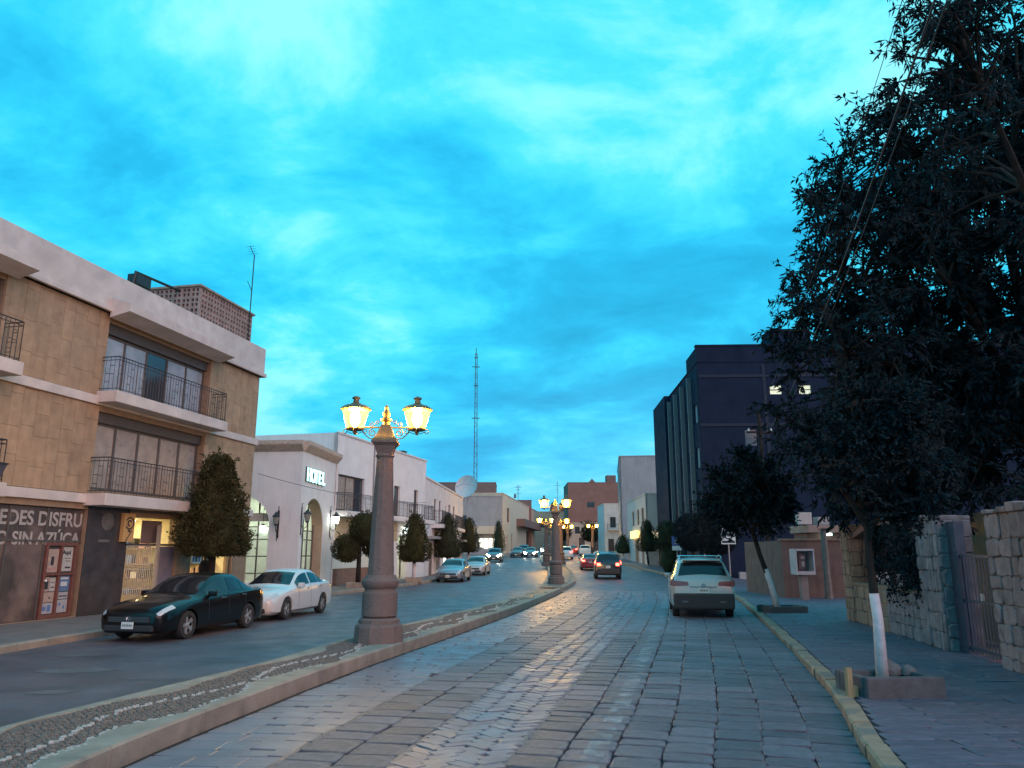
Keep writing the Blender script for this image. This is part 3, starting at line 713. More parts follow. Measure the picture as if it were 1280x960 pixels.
# second lit opening: door frame and notice board
mb = MB()
for x in (1.05, 1.95, 2.75, 3.5): mb.box(x - .04, x + .04, -.2, -.1, .15, 2.58)
mb.build('door_frame', M_frame, b1)
mb = MB(); mb.box(2.85, 3.42, -.12, -.09, 1.5, 2.15); nb = mb.build('notice_board', M_white_p, b1)
for i in range(5):
    mb = MB(); x = 2.9 + (i % 3) * .17; z = 1.56 + (i // 3) * .3; mb.box(x, x + .13, -.089, -.086, z, z + .2); mb.build('notice', ink if i % 2 else blue, nb)
# roof: block lattice tank screen, aerial
ls = thing('lattice_screen', 'pierced block screen round the tanks on the beige building roof', 'screen', (0, 0, 0)); ls.matrix_world = b1.matrix_basis.copy()
def lattice(x0, x1, ya, yb, za, zb, along, n):
    mb = MB(); L = (x1 - x0) if along == 'x' else (yb - ya); st = .40; nx = round(L / st); nz = round((zb - za) / st)
    for i in range(nx):
        for k in range(nz):
            u = i * L / nx; wq = L / nx; z = za + k * (zb - za) / nz; h = (zb - za) / nz; b = MB()
            def bar(u0, u1, z0_, z1_):
                if along == 'x': b.box(x0 + u + u0, x0 + u + u1, ya, ya + .12, z + z0_, z + z1_)
                else: b.box(x0, x0 + .12, ya + u + u0, ya + u + u1, z + z0_, z + z1_)
            t = .05; bar(0, wq - .004, 0, t); bar(0, wq - .004, h - t, h - .004); bar(0, t, t, h - t); bar(wq - t, wq - .004, t, h - t)
            bar(wq / 2 - .03, wq / 2 + .03, t, h - t); bar(t, wq / 2 - .03, h / 2 - .03, h / 2 + .03); bar(wq / 2 + .03, wq - t, h / 2 - .03, h / 2 + .03)
            b.build('block', M_latt, ls)
M_latt = mat('lattice_block', (.30, .22, .20), .85, var=.2, vscale=4, rnd=.1)
lattice(.3, 3.85, -.47, -.35, 9.96, 11.56, 'x', 0)
lattice(3.86, 3.98, -2.6, -.35, 9.96, 11.56, 'y', 0)
mb = MB(); mb.box(.2, 4.05, -2.7, -.28, 11.565, 11.64); mb.build('cap', M_conc, ls)
mb = MB(); mb.tube([(3.95, -1.2, 11.45), (6.4, -1.2, 11.3), (6.5, -1.3, 10.0)], .05, 6); mb.box(5.7, 6.4, -1.5, -1.1, 10.9, 11.25); mb.build('pipe', M_rail, ls)
an = thing('roof_aerial', 'thin television aerial mast on the beige building roof, right of the lattice', 'antenna'); an.matrix_world = b1.matrix_basis.copy()
mb = MB(); mb.tube([(.72, -.22, 9.9), (.72, -.22, 14.1)], .025, 6); mb.build('mast', M_rail, an)
mb = MB(); mb.tube([(.72, -.22, 14.05), (1.1, -.22, 14.35)], .015, 4); mb.tube([(.72, -.22, 12.5), (1.08, -.22, 12.8)], .015, 4)
for k in range(4): mb.tube([(.8 + k * .09, -.4, 14.12 + k * .07), (.8 + k * .09, -.04, 14.12 + k * .07)], .008, 4)
mb.build('aerial_arm', M_rail, an)

# ---- 2. hotel: pavilion with arches and the balcony wing
hz = .0
def arch_panel(mb, x0, x1, za, zs, H0, H1, y, t, L0, L1):
    """wall L0..L1, H0..H1 in plane y with an arched opening x0..x1 (springing zs); reveals depth t"""
    n = 18; cx = (x0 + x1) / 2; r = (x1 - x0) / 2
    arc = [(cx - r * math.cos(math.pi * i / n), zs + r * math.sin(math.pi * i / n)) for i in range(n + 1)]
    mb.quad((L0, y, H0), (x0, y, H0), (x0, y, H1), (L0, y, H1)); mb.quad((x1, y, H0), (L1, y, H0), (L1, y, H1), (x1, y, H1))
    if za > H0: mb.quad((x0, y, H0), (x1, y, H0), (x1, y, za), (x0, y, za))
    for (a, b), (c, d) in zip(arc[:-1], arc[1:]): mb.quad((a, y, b), (c, y, d), (c, y, H1), (a, y, H1))
    edge = [(x0, za)] + arc + [(x1, za)]
    for (a, b), (c, d) in zip(edge[:-1], edge[1:]): mb.quad((a, y, b), (a, y - t, b), (c, y - t, d), (c, y, d))
    return edge
ht = thing('hotel_building', 'white two storey hotel with arched corner entrance, cornice and iron balconies', 'building', (0, 0, 0))
def sub(P, d):
    th = math.atan2(d[1], d[0]); return Matrix.Translation((P[0], P[1], 0)) @ Matrix.Rotation(th, 4, 'Z')
def place(o, M): o.matrix_local = M; return o
PR = sub((-9.8, 42.5), (-.36, -5.6)); PL = sub((-10.16, 36.9), (-1, .1)); lenR = 5.61
M_tile = mat('cornice_tile', (.46, .37, .31), .8, var=.2, vscale=6, bump=.4)
M_reveal = mat('ochre_reveal', (.36, .28, .20), .8, var=.12)
for M_, L1, x0, x1, zs in ((PR, lenR, 1.95, 5.15, 2.95), (PL, 9.0, 1.5, 4.4, 3.1)):
    w = MB(); edge = arch_panel(w, x0, x1, .15, zs, 0, 6.95, 0, .02, 0, L1); place(w.build('wall', M_white, ht, normals=False), M_)
    a = MB()
    for (p, q), (r, s_) in zip(edge[:-1], edge[1:]): a.quad((p, -.02, q), (p, -.6, q), (r, -.6, s_), (r, -.02, s_))
    place(a.build('arch_reveal', M_reveal, ht, normals=False), M_)
    cx = (x0 + x1) / 2; r = (x1 - x0) / 2
    f = MB()      # glazed arch frame
    for x in (x0 + .04, cx - .7, cx, cx + .7, x1 - .04): f.box(x - .03, x + .03, -.55, -.49, .15, zs + math.sqrt(max(r * r - (x - cx) ** 2, 0)) - .02)
    for z in (.9, 1.7, 2.5, zs): f.box(x0, x1, -.545, -.495, z - .025, z + .025)
    fr = f.build('arch_frame', M_frame, ht); place(fr, M_)
    for k in range(4):
        xa = [x0 + .07, cx - .67, cx + .03, cx + .73][k]; xb = [cx - .73, cx - .03, cx + .67, x1 - .07][k]
        g = MB(); g.box(xa, xb, -.53, -.52, .16, zs - .03); g.build('pane', mat('clear_glass', (.5, .55, .52), .05, alpha=.16, spec=.5), fr)
    c = MB(); c.add([(-.02, .02, 6.70), (L1, .02, 6.70), (L1, .30, 7.0), (-.02, .30, 7.0), (-.02, .02, 7.05), (L1, .02, 7.05), (L1, .32, 7.06), (-.02, .32, 7.06), (-.02, .32, 7.22), (L1, .32, 7.22), (L1, -.3, 7.22), (-.02, -.3, 7.22)],
                     [(0, 1, 2, 3), (3, 2, 6, 7), (7, 6, 9, 8), (8, 9, 10, 11), (0, 3, 7, 8, 11), (1, 10, 9, 6, 2)]); place(c.build('cornice', M_tile, ht, normals=False), M_)
mb = MB(); mb.add([(-10.16, 36.9, 6.9), (-9.8, 42.5, 6.9), (-20, 43.5, 6.9), (-19.1, 37.8, 6.9)], [(0, 1, 2, 3)]); mb.build('pavilion_roof', M_conc, ht)
# hall behind the arches
mb = MB(); mb.add([(-13.5, 38.0, .14), (-10.9, 38.0, .14), (-10.7, 42.3, .14), (-13.5, 42.3, .14), (-18.5, 38.4, .14), (-18.5, 42.3, .14)], [(0, 1, 2, 3), (4, 0, 3, 5)]); mb.add([(-18.5, 42.3, .14), (-10.4, 42.3, .14), (-10.4, 42.3, 5.2), (-18.5, 42.3, 5.2)], [(0, 1, 2, 3)])
mb.add([(-18.5, 37.9, 5.2), (-10.8, 37.5, 5.2), (-10.4, 42.3, 5.2), (-18.5, 42.3, 5.2)], [(0, 1, 2, 3)]); mb.add([(-18.5, 37.9, .14), (-18.5, 42.3, .14), (-18.5, 42.3, 5.2), (-18.5, 37.9, 5.2)], [(0, 1, 2, 3)]); mb.build('hall_interior', M_interw, ht, normals=False)
M_tubeW = mat('cool_ceiling_panel', (1, 1, .95), .5, emit=(.9, 1.0, .78), estr=26)
for (x, y) in ((-14.5, 40), (-12, 40.2)):
    mb = MB(); mb.box(x - .7, x + .7, y - .3, y + .3, 5.1, 5.16); mb.build('ceiling_light', M_tubeW, ht)
# hanging sign board in the left arch
mb = MB(); mb.box(1.3, 3.6, -.46, -.42, 3.35, 3.75); mb.box(1.75, 2.3, -.418, -.41, 3.45, 3.62); place(mb.build('hall_sign', mat('hall_sign_board', (.5, .44, .38), .7), ht), PL)
# wing
PW = sub((-6.35, 56.3), (-.25, -1)); LW = 14.22
def S(s): return LW - s
ops = [(S(3.7), S(.25), 4.18, 6.2), (S(9.3), S(8.3), 4.18, 6.2), (S(12.7), S(11.9), 4.18, 6.2), (S(10.9), S(9.2), .15, 2.95)]
w = MB(); wall_open(w, 0, LW, 0, 8.5, ops, .25)
w.quad((0, 0, 0), (0, -12, 0), (0, -12, 8.5), (0, 0, 8.5)); w.quad((LW, 0, 0), (LW, -12, 0), (LW, -12, 8.5), (LW, 0, 8.5)); w.quad((0, -12, 0), (LW, -12, 0), (LW, -12, 8.5), (0, -12, 8.5)); w.quad((0, 0, 8.3), (LW, 0, 8.3), (LW, -12, 8.3), (0, -12, 8.3))
place(w.build('wall', M_white, ht, normals=False), PW)
mb = MB(); mb.bbox(-.1, LW + .0, -.12, .06, 8.44, 8.56, .01); place(mb.build('coping', M_white2, ht), PW)
wn = window(ht, S(3.65), S(.3), 4.2, 6.15, -.12, 3, [M_glass, M_curt, M_curt]); place(wn, PW)
for a, b in ((9.25, 8.35), (12.65, 11.95)): place(window(ht, S(a), S(b), 4.2, 6.15, -.12, 2), PW)
for a, b in ((10.7, -.2), (14.1, 11.4)):
    mb = MB(); mb.bbox(S(a), S(b), -.05, .85, 3.82, 4.12, .03); bl = place(mb.build('balcony', M_white2, ht), PW)
    railing(bl, S(a) + .06, S(b) - .06, .78, 4.14, 5.12, .75, .16)
mb = MB(); mb.box(S(9.0), S(-.0), .004, .03, 2.6, 3.8); place(mb.build('ochre_frieze', mat('ochre_paint', (.46, .37, .24), .8, var=.08), ht), PW)
mb = MB(); mb.box(S(8.6), S(.3), .004, .05, .14, 1.0); mb.box(LW - .3, LW, .004, .3, .14, 1.0); place(mb.build('dado', M_dadob, ht), PW)
mb = MB(); mb.box(S(4.6), S(.05), .004, .03, 1.02, 2.55); place(mb.build('white_panel', mat('white_panel', (.62, .66, .58), .7, var=.05), ht), PW)
mb = MB(); mb.box(S(1.5), S(.5), .032, .07, 1.78, 2.5); pf = place(mb.build('framed_picture', mat('green_frame', (.10, .16, .13), .5), ht), PW)
mb = MB(); mb.box(S(1.42), S(.58), .071, .075, 1.86, 2.42); mb.build('picture', mat('picture_paper', (.55, .58, .50), .6, var=.05), pf)
mb = MB(); mb.prism([(S(1.15), 2.05), (S(.88), 2.05), (S(.92), 2.22), (S(1.0), 2.30), (S(1.1), 2.22)], .076, .08); mb.build('picture', mat('picture_figure', (.05, .07, .06), .6), pf)
dd = MB(); dd.box(S(10.85), S(9.25), -2.0, -1.95, .14, 2.9); dd.box(S(10.9), S(9.2), -2, -.26, 2.9, 2.96); dd.box(S(10.95), S(10.9), -2, -.26, .14, 2.95); dd.box(S(9.2), S(9.15), -2, -.26, .14, 2.95); place(dd.build('doorway_interior', M_interw, ht), PW)
mb = MB(); mb.box(S(10.5), S(9.6), -1.3, -1.0, 2.84, 2.88); place(mb.build('ceiling_light', M_tubeW, ht), PW)
mb = MB(); mb.box(S(10.1), S(10.02), -.2, -.1, .15, 2.92); mb.box(S(10.9), S(9.2), -.2, -.1, 2.1, 2.16); place(mb.build('door_frame', M_frame, ht), PW)
mb = MB(); mb.tube([(S(4.9), .06, .15), (S(4.9), .06, 8.4)], .05, 8); place(mb.build('downpipe', M_grey, ht), PW)
mb = MB(); mb.tube([(S(14.0), .03, 3.3), (S(11), .03, 3.22), (S(7), .03, 3.3), (S(5), .03, 3.2)], .014, 5); place(mb.build('wall_cable', M_rail, ht), PW)
mb = MB(); mb.bbox(S(7.2), S(6.7), .02, .16, 1.3, 1.9, .01); place(mb.build('meter_box', M_grey, ht), PW)
mb = MB(); mb.tube([(.12, .05, .15), (.12, .05, 6.7)], .045, 8); place(mb.build('downpipe', M_white2, ht), PR)
# letters and lanterns are things of their own
hs = thing('hotel_sign', 'glowing white HOTEL letters on the white pavilion wall', 'sign')
M_neon = mat('sign_light', (.8, 1, 1), .5, emit=(.45, 1.0, 1.0), estr=1.15)
M_bk = mat('sign_edge', (.03, .06, .06), .5)
for i, ch in enumerate('HOTEL'):
    o = text_mesh(ch, .92, .03, 'letter', M_neon, hs, (0, 0, 0), (0, 0, 0), .022)
    o.matrix_local = PR @ Matrix.Translation((5.18 - i * .60, .10, 5.32)) @ Matrix.Rotation(R(180), 4, 'Z') @ Matrix.Rotation(R(90), 4, 'X') @ Matrix.Diagonal((.95, 1, 1, 1))
    o2 = text_mesh(ch, .92, .03, 'letter_back', M_bk, hs, (0, 0, 0), (0, 0, 0), .05)
    o2.matrix_local = PR @ Matrix.Translation((5.18 - i * .60, .045, 5.32)) @ Matrix.Rotation(R(180), 4, 'Z') @ Matrix.Rotation(R(90), 4, 'X') @ Matrix.Diagonal((.95, 1, 1, 1))
def wall_lantern(M_, x, z, label, lit, scale=1.0):
    t = thing('wall_lantern', label, 'lantern', group='iron wall lanterns of the hotel'); t.matrix_world = M_ @ Matrix.Translation((x, 0, z)) @ Matrix.Diagonal((scale, scale, scale, 1))
    mb = MB(); mb.box(-.05, .05, 0, .03, -.7, .6); mb.tube([(0, .03, .55), (0, .0, .75), (0, .06, .8)], .02, 5); mb.tube([(0, .03, -.25), (0, .15, -.42), (0, .3, -.3), (0, .3, -.1)], .02, 5); mb.tube([(0, .03, -.65), (0, .1, -.75), (0, .05, -.82)], .018, 5); mb.build('bracket', M_rail, t)
    mb = MB(); mb.lathe([(.10, -.05), (.17, .28)], 6, c=(0, .3, 0)); mb.build('glass', mat('lantern_glass_white', (.8, .8, .7), .3, emit=(.85, 1.0, .85), estr=14) if lit else mat('lantern_glass_unlit', (.25, .25, .22), .2), t)
    mb = MB(); mb.lathe([(.20, .28), (.19, .32), (.08, .44), (.03, .52)], 6, c=(0, .3, 0)); mb.lathe([(.03, -.14), (.11, -.05)], 6, c=(0, .3, 0)); mb.build('lantern_cap', M_rail, t)
wall_lantern(PL, 1.05, 3.25, 'unlit iron lantern on the hotel wall left of the corner', False, 1.0)
wall_lantern(PR, .75, 3.45, 'lit iron lantern right of the hotel street arch', True, 1.1)
wall_lantern(PR, 5.4, 3.4, 'iron lantern at the hotel corner left of the street arch', False, 1.0)
lt = thing('hanging_lantern', 'bright white lamp hanging inside the left hotel arch', 'lantern'); lt.matrix_world = PL @ Matrix.Translation((1.95, -.35, 2.95))
mb = MB(); mb.tube([(0, 0, .25), (0, 0, 1.2)], .012, 4); mb.lathe([(.16, .18), (.05, .28)], 8); mb.build('lantern_cap', M_rail, lt)
mb = MB(); mb.lathe([(.10, -.12), (.15, .17)], 8); mb.build('glass', mat('lantern_glass_white', (.8, .8, .7)), lt)
dl = thing('door_lamp', 'white tube lamp over the hotel side doorway', 'lamp'); dl.matrix_world = PW @ Matrix.Translation((S(10.0), .25, 3.1))
mb = MB(); mb.lathe([(.16, 0), (.16, .42)], 10); mb.build('lamp_shade', mat('door_lamp_glow', (.9, .95, .9), .4, emit=(.85, 1.0, .92), estr=4), dl)
mb = MB(); mb.lathe([(.05, .42), (.18, .46), (.03, .6)], 10); mb.box(-.02, .02, -.25, 0, .5, .54); mb.build('lamp_cap', M_rail, dl)
tk = thing('roof_vent', 'small dark vent box on the hotel roof edge', 'vent'); tk.matrix_world = PW @ Matrix.Translation((S(10.5), -.4, 8.5))
mb = MB(); mb.bbox(-.3, .3, -.2, .2, .0, .22, .02); mb.build('vent_body', M_frame, tk); mb = MB(); mb.box(-.34, .34, -.24, .24, .22, .27); mb.build('vent_cap', M_frame, tk)

# ---- generic street buildings
def block(name, label, P, d, L, dep, H, m, wins=(), zg=0.0, coping=None, group=None, n=2, wm=None, doors=()):
    t = face_root(name, label, P, d, 'building', group, zg)
    w = MB(); wall_open(w, 0, L, -.5, H, list(wins) + list(doors), .2)
    w.quad((0, 0, -.5), (0, -dep, -.5), (0, -dep, H), (0, 0, H)); w.quad((L, 0, -.5), (L, -dep, -.5), (L, -dep, H), (L, 0, H)); w.quad((0, -dep, -.5), (L, -dep, -.5), (L, -dep, H), (0, -dep, H)); w.quad((0, 0, H - .25), (L, 0, H - .25), (L, -dep, H - .25), (0, -dep, H - .25))
    w.build('wall', m, t, normals=False)
    for (a, b, c, e) in wins: window(t, a + .01, b - .01, c + .01, e - .01, -.1, n, wm)
    for (a, b, c, e) in doors:
        mb = MB(); mb.box(a + .01, b - .01, -.18, -.12, c, e - .01); mb.build('door', M_dark, t)
    mb = MB(); mb.box(-.06, L + .06, -.15, .07, H - .02, H + .12); mb.box(-.06, .06, -dep, -.16, H - .02, H + .12); mb.box(L - .06, L + .06, -dep, -.16, H - .02, H + .12); mb.build('coping', coping or m, t)
    return t
M_cream = mat('cream_render', (.58, .48, .37), .85, var=.08, vscale=.8, streak=.15)
M_brown = mat('brown_render', (.19, .12, .105), .9, var=.14, vscale=.6, streak=.3)
M_brown2 = mat('red_brown_render', (.23, .12, .095), .9, var=.12, vscale=.6, streak=.25)
M_beige = mat('beige_render', (.46, .36, .27), .85, var=.12, vscale=.8, streak=.3)
M_pale = mat('pale_render', (.50, .45, .43), .85, var=.08, vscale=.8, streak=.25)
L2 = 22.0
w2 = block('white_row_building', 'long low white row building after the hotel with iron balcony', (-6.35 + 1.35, 56.35 + 22), (-.0614, -1), L2, 11, 7.15, M_white2, [(17.0, 18.1, 4.0, 5.9), (14.6, 15.7, 4.0, 5.9), (9.0, 10.2, 4.0, 5.9), (6.2, 7.3, 4.0, 5.9), (11.6, 12.2, 5.0, 5.7)], z0(62), doors=[(1, 4, 0, 2.6), (5, 8.4, 0, 2.7), (10, 13, 0, 2.6), (14.5, 16.5, 0, 2.5), (18, 20, 0, 2.5)])
for (a, b) in ((14.0, 19.0), (5.0, 11.5)):
    mb = MB(); mb.bbox(a, b, -.02, .85, 3.6, 3.9, .02); bl = mb.build('balcony', M_white2, w2); railing(bl, a + .05, b - .05, .78, 3.92, 4.95, .7, .2)
mb = MB(); mb.box(.5, 21, .02, .6, 2.75, 2.95); mb.build('canopy', M_grey, w2)
M_shoplit = mat('lit_shop_window', (.8, .8, .75), .4, emit=(1.0, .95, .8), estr=1.6)
for a in (5.6, 10.6):
    mb = MB(); mb.box(a, a + 1.4, -.11, -.08, .9, 2.2); mb.build('shop_window', M_shoplit, w2)
# dish on its roof
sdish = thing('satellite_dish', 'big pale satellite dish on the roof of the white row building', 'satellite dish', (-4.55, 79.2, 7.0 + z0(62)))
prof = [(1.22 * i / 8, .55 * (i / 8) ** 2) for i in range(9)]
Md = Matrix.Translation((0, 0, 1.25)) @ Matrix.Rotation(R(-20), 4, 'Z') @ Matrix.Rotation(R(72), 4, 'X')
mb = MB(); mb.lathe([(max(r, .01), z) for r, z in prof], 32, M=Md, cap=False); mb.lathe([(max(r, .01), z - .03) for r, z in prof], 32, M=Md, cap=False); mb.build('reflector', mat('dish_grey', (.5, .5, .5), .5, var=.06), sdish, smooth=True)
mb = MB(); mb.tube([(0, .1, -.3), (0, .25, 1.2)], .07, 8); mb.tube([(-.5, .5, -.3), (0, .25, 1.1)], .03, 6); mb.tube([(.5, .5, -.3), (0, .25, 1.1)], .03, 6); mb.build('mount', M_grey, sdish)
mb = MB(); mb.tube([tuple(Md @ Vector((1.1, 0, .5))), tuple(Md @ Vector((0, 0, 1.2)))], .025, 5); mb.tube([tuple(Md @ Vector((-1.1, 0, .5))), tuple(Md @ Vector((0, 0, 1.2)))], .025, 5); mb.build('feed_arm', M_grey, sdish)
# house under the dish carries its mount
# far left side
gb = block('grey_shop_building', 'grey building end wall with a brightly lit shop below, left far end of the street', (-12.4, 124.9), (1, .0001), 11.2, 10, 9.3, M_grey, [(5.8, 7.2, 4.6, 6.3), (8.0, 10.0, 4.6, 6.3)], z0(125), n=2)
gb.rotation_euler = (0, 0, R(180)); gb.location = (-1.55, 124.9, z0(125))
mb = MB(); mb.bbox(.2, 8, .02, 1.2, 3.3, 4.5, .03); mb.build('canopy', M_cream, gb)
mb = MB(); [mb.box(.7 + k * .8, 1.35 + k * .8, .02, .1, 1.0 + (k % 2) * .2, 2.6) for k in range(4)]; mb.build('shop_window', mat('lit_shop_window_bright', (.8, .8, .75), .4, emit=(1.0, .93, .75), estr=1.8), gb)
cb = block('cream_corner_building', 'long cream building on the left at the far bend, one dark wide opening', (6.0, 183), (-7.55, -58), 58.4, 12, 9.6, M_cream, [(50, 53, 5.2, 7.6)], z0(135), doors=[(14, 24, 0, 4.6), (46, 47.5, 0, 3.4), (52, 53.2, 0, 3.0)])
mb = MB(); mb.bbox(8, 40, .02, 1.6, 4.9, 6.3, .03); mb.build('canopy', M_brown, cb)
block('brown_upper_building', 'dark brown tall building mass rising behind the left rooftops', (-3.2, 150), (-1, 0), 13, 10, 13.2, M_brown, [(3, 4, 9.5, 11), (8, 9, 9.5, 11)], z0(150))
block('brown_stepped_building', 'lower dark brown building behind the cream one, aerials on top', (4.2, 165), (-1, 0), 9.0, 10, 10.4, M_brown, [(2, 3, 8.2, 9.2)], z0(165))
bd = block('beige_end_building', 'beige building closing the street behind the lamps, tanks on its roof', (21.0, 190), (-1, 0), 18.5, 12, 8.8, M_beige, [(1.5, 2.8, 5, 7), (4.2, 5.5, 5, 7), (7, 8.3, 5, 7), (10, 11.3, 5, 7), (13, 14.3, 5, 7)], z0(185), doors=[(2, 4, 0, 3), (6.5, 8.5, 0, 3)])
for (x, lab) in ((10.4, 'left black water tank on the beige end building roof'), (12.6, 'right black water tank on the beige end building roof')):
    t = thing('water_tank', lab, 'water tank', (x, 193, z0(185) + 8.55), 0, 'roof water tanks')
    mb = MB(); mb.lathe([(.8, 0), (.85, .2), (.85, 2.0), (.6, 2.5), (.3, 2.7)], 14); mb.build('tank_body', mat('tank_black', (.05, .045, .05), .6), t, angle=40); mb = MB(); mb.lathe([(.32, 2.68), (.32, 2.85)], 12); mb.build('lid', mat('tank_black', (.05, .045, .05)), t)
eb = block('red_brown_building', 'tall red brown building at the end of the street on the right', (23.6, 168), (-1, 0), 11.3, 14, 14.4, M_brown2, [(5.6, 7.2, 9.0, 10.2)], z0(168), n=2)
mb = MB(); mb.box(.5, 2.6, -4, -1.5, 14.2, 16.2); mb.build('roof_room', M_brown, eb); mb = MB(); mb.prism([(5.0, 14.4), (6.8, 14.4), (5.9, 15.4)], -1.2, -.8); mb.build('gable', M_brown, eb)
block('beige_low_building', 'low beige house front glowing under the far lamps', (20.0, 160), (-1, 0), 8.2, 6, 5.6, M_beige, [(1.2, 2.2, 3.4, 4.8), (3.6, 4.6, 3.4, 4.8), (6, 7, 3.4, 4.8)], z0(160), doors=[(2, 3.2, 0, 2.6), (5, 6.2, 0, 2.6)])
fb = block('narrow_white_house', 'narrow white house with small balcony beside the red brown building', (20.5, 133), (-1, 0), 4.6, 10, 8.4, M_white2, [(.8, 1.8, 4.4, 6.2), (2.6, 3.6, 4.4, 6.2)], z0(133), doors=[(1, 2, 0, 2.4), (3, 4, 0, 2.5)])
mb = MB(); mb.bbox(.4, 4.2, .02, .7, 3.9, 4.1, .02); bl = mb.build('balcony', M_white2, fb); railing(bl, .5, 4.1, .65, 4.1, 5.0, .6, .25)
ggb = block('grey_tall_building', 'tall grey building beyond the dark one, white framed side windows', (14.7, 104), (.125, 1), 22, 12, 13.8, M_grey, [(2, 4.4, 8.2, 12.2), (7, 9.4, 8.2, 12.2), (12, 14.4, 8.2, 12.2), (2, 5, 4, 6.4), (8, 11, 4, 6.4)], z0(100), n=1)
hb = block('pale_low_building', 'pale two storey building between the dark block and the grey one', (14.0, 80.5), (.02, 1), 15.0, 9, 7.4, M_pale, [(1.5, 3.2, 4.4, 6.1), (5, 6.6, 4.4, 6.1), (9, 10.6, 4.4, 6.1)], z0(80), n=2, doors=[(2, 4, 0, 2.6), (6, 9, 0, 2.8)])
mb = MB(); mb.box(4.5, 11, .02, .25, 3.0, 3.8); mb.build('lit_sign', mat('lit_yellow_sign', (.9, .7, .3), .5, emit=(1.0, .68, .2), estr=1.6), hb)
mb = MB(); mb.box(-.08, -.02, -1.2, -.5, 2.9, 3.5); mb.build('lit_sign', mat('lit_white_sign', (.9, .8, .5), .5, emit=(1.0, .85, .55), estr=1.5), hb)

# ---- dark building on the right
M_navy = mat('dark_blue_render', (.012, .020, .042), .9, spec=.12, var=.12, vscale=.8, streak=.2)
M_fin = mat('pale_fin', (.16, .145, .15), .8, var=.1)
M_dglass = mat('pale_reflecting_glass', (.42, .43, .45), .15, spec=.8)
db = face_root('dark_office_building', 'dark blue four storey office block with vertical fins and few lit windows', (14.3, 57), (.044, 1))
H1, LS = 16.2, 21.0
cols_ = [(.9, 2.2), (3.6, 5.4), (6.9, 8.7), (10.2, 12.0)]
ops = [(a, b, c, e) for a, b in cols_ for c, e in ((11.7, 13.2), (8.2, 9.8), (4.3, 6.0), (1.2, 3.0))]
w = MB(); wall_open(w, .02, LS, 0, H1, ops, .25)
wf = [(5.4, 6.3, 13.65, 14.35), (7.6, 8.5, 13.65, 14.35), (3.3, 4.2, 9.7, 10.95)]
fw_ = MB(); wall_open(fw_, 0, 26, 0, 17.4, wf, .25)
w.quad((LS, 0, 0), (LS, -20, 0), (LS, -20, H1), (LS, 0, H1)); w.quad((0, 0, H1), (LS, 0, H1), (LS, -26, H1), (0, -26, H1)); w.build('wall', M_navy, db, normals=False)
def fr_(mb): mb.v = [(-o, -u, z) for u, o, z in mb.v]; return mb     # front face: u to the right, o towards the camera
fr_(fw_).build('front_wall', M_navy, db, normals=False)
mb = MB(); mb.box(-.05, .3, -26, .05, H1, 17.45); mb.box(.3, 4.2, -.25, .05, H1, 17.4); mb.box(-.09, .34, -26, .09, 17.45, 17.6); mb.box(4.2, LS + .05, -.25, .06, H1, H1 + .12); mb.build('parapet', M_navy, db)
mb = MB(); mb.box(.35, 4.2, -26, -.3, 17.2, 17.35); mb.build('roof', M_navy, db)
for i, (a, b, c, e) in enumerate(ops): window(db, a + .01, b - .01, c + .01, e - .01, -.1, 1, M_dglass if c > 3 else M_glass, .06)
M_officelit = mat('lit_office_glass', (.9, .9, .7), .4, emit=(.95, 1.0, .55), estr=.3)
for i, (a, b, c, e) in enumerate(wf):
    g = MB(); g.box(a + .02, b - .02, -.12, -.1, c + .02, e - .02); fr_(g).build('pane', M_officelit if i < 2 else M_glass, db)
    g = MB(); g.box(a, b, -.1, -.05, (c + e) / 2 - .03, (c + e) / 2 + .03); fr_(g).build('glazing_bar', M_frame, db)
for x in (2.9, 6.15, 9.45, 12.8):
    mb = MB(); mb.box(x - .12, x + .12, .01, .35, .2, H1 - .6); mb.build('fin', M_fin, db)
mb = MB(); mb.box(13.5, LS, .02, .5, 0, H1 + .12); mb.build('stair_tower', M_navy, db)
for a, b in cols_[1:]:
    mb = MB(); mb.box(a - .1, b + .1, .01, .12, 3.1, 4.2); mb.build('spandrel', mat('pale_spandrel', (.20, .19, .20), .8, var=.1), db)
for zz in (3.6, 7.4, 11.2, 15.0):
    mb = MB(); mb.box(-.06, -.002, -25.9, -.01, zz, zz + .22); mb.build('string_course', mat('slate_band', (.03, .036, .055), .9, spec=.1), db)
for yy in (-5, -10, -15, -20):
    mb = MB(); mb.box(-.05, -.003, yy - .12, yy + .12, .2, 16.0); mb.build('pilaster', mat('slate_band', (.03, .036, .055)), db)
mb = MB(); mb.box(.6, 3.2, -9, -6, 17.36, 19.0); mb.build('roof_room', M_navy, db)
mb = MB(); mb.box(-1.0, -.6, -20, -2, 0, .5); mb.build('low_wall', M_grey, db)

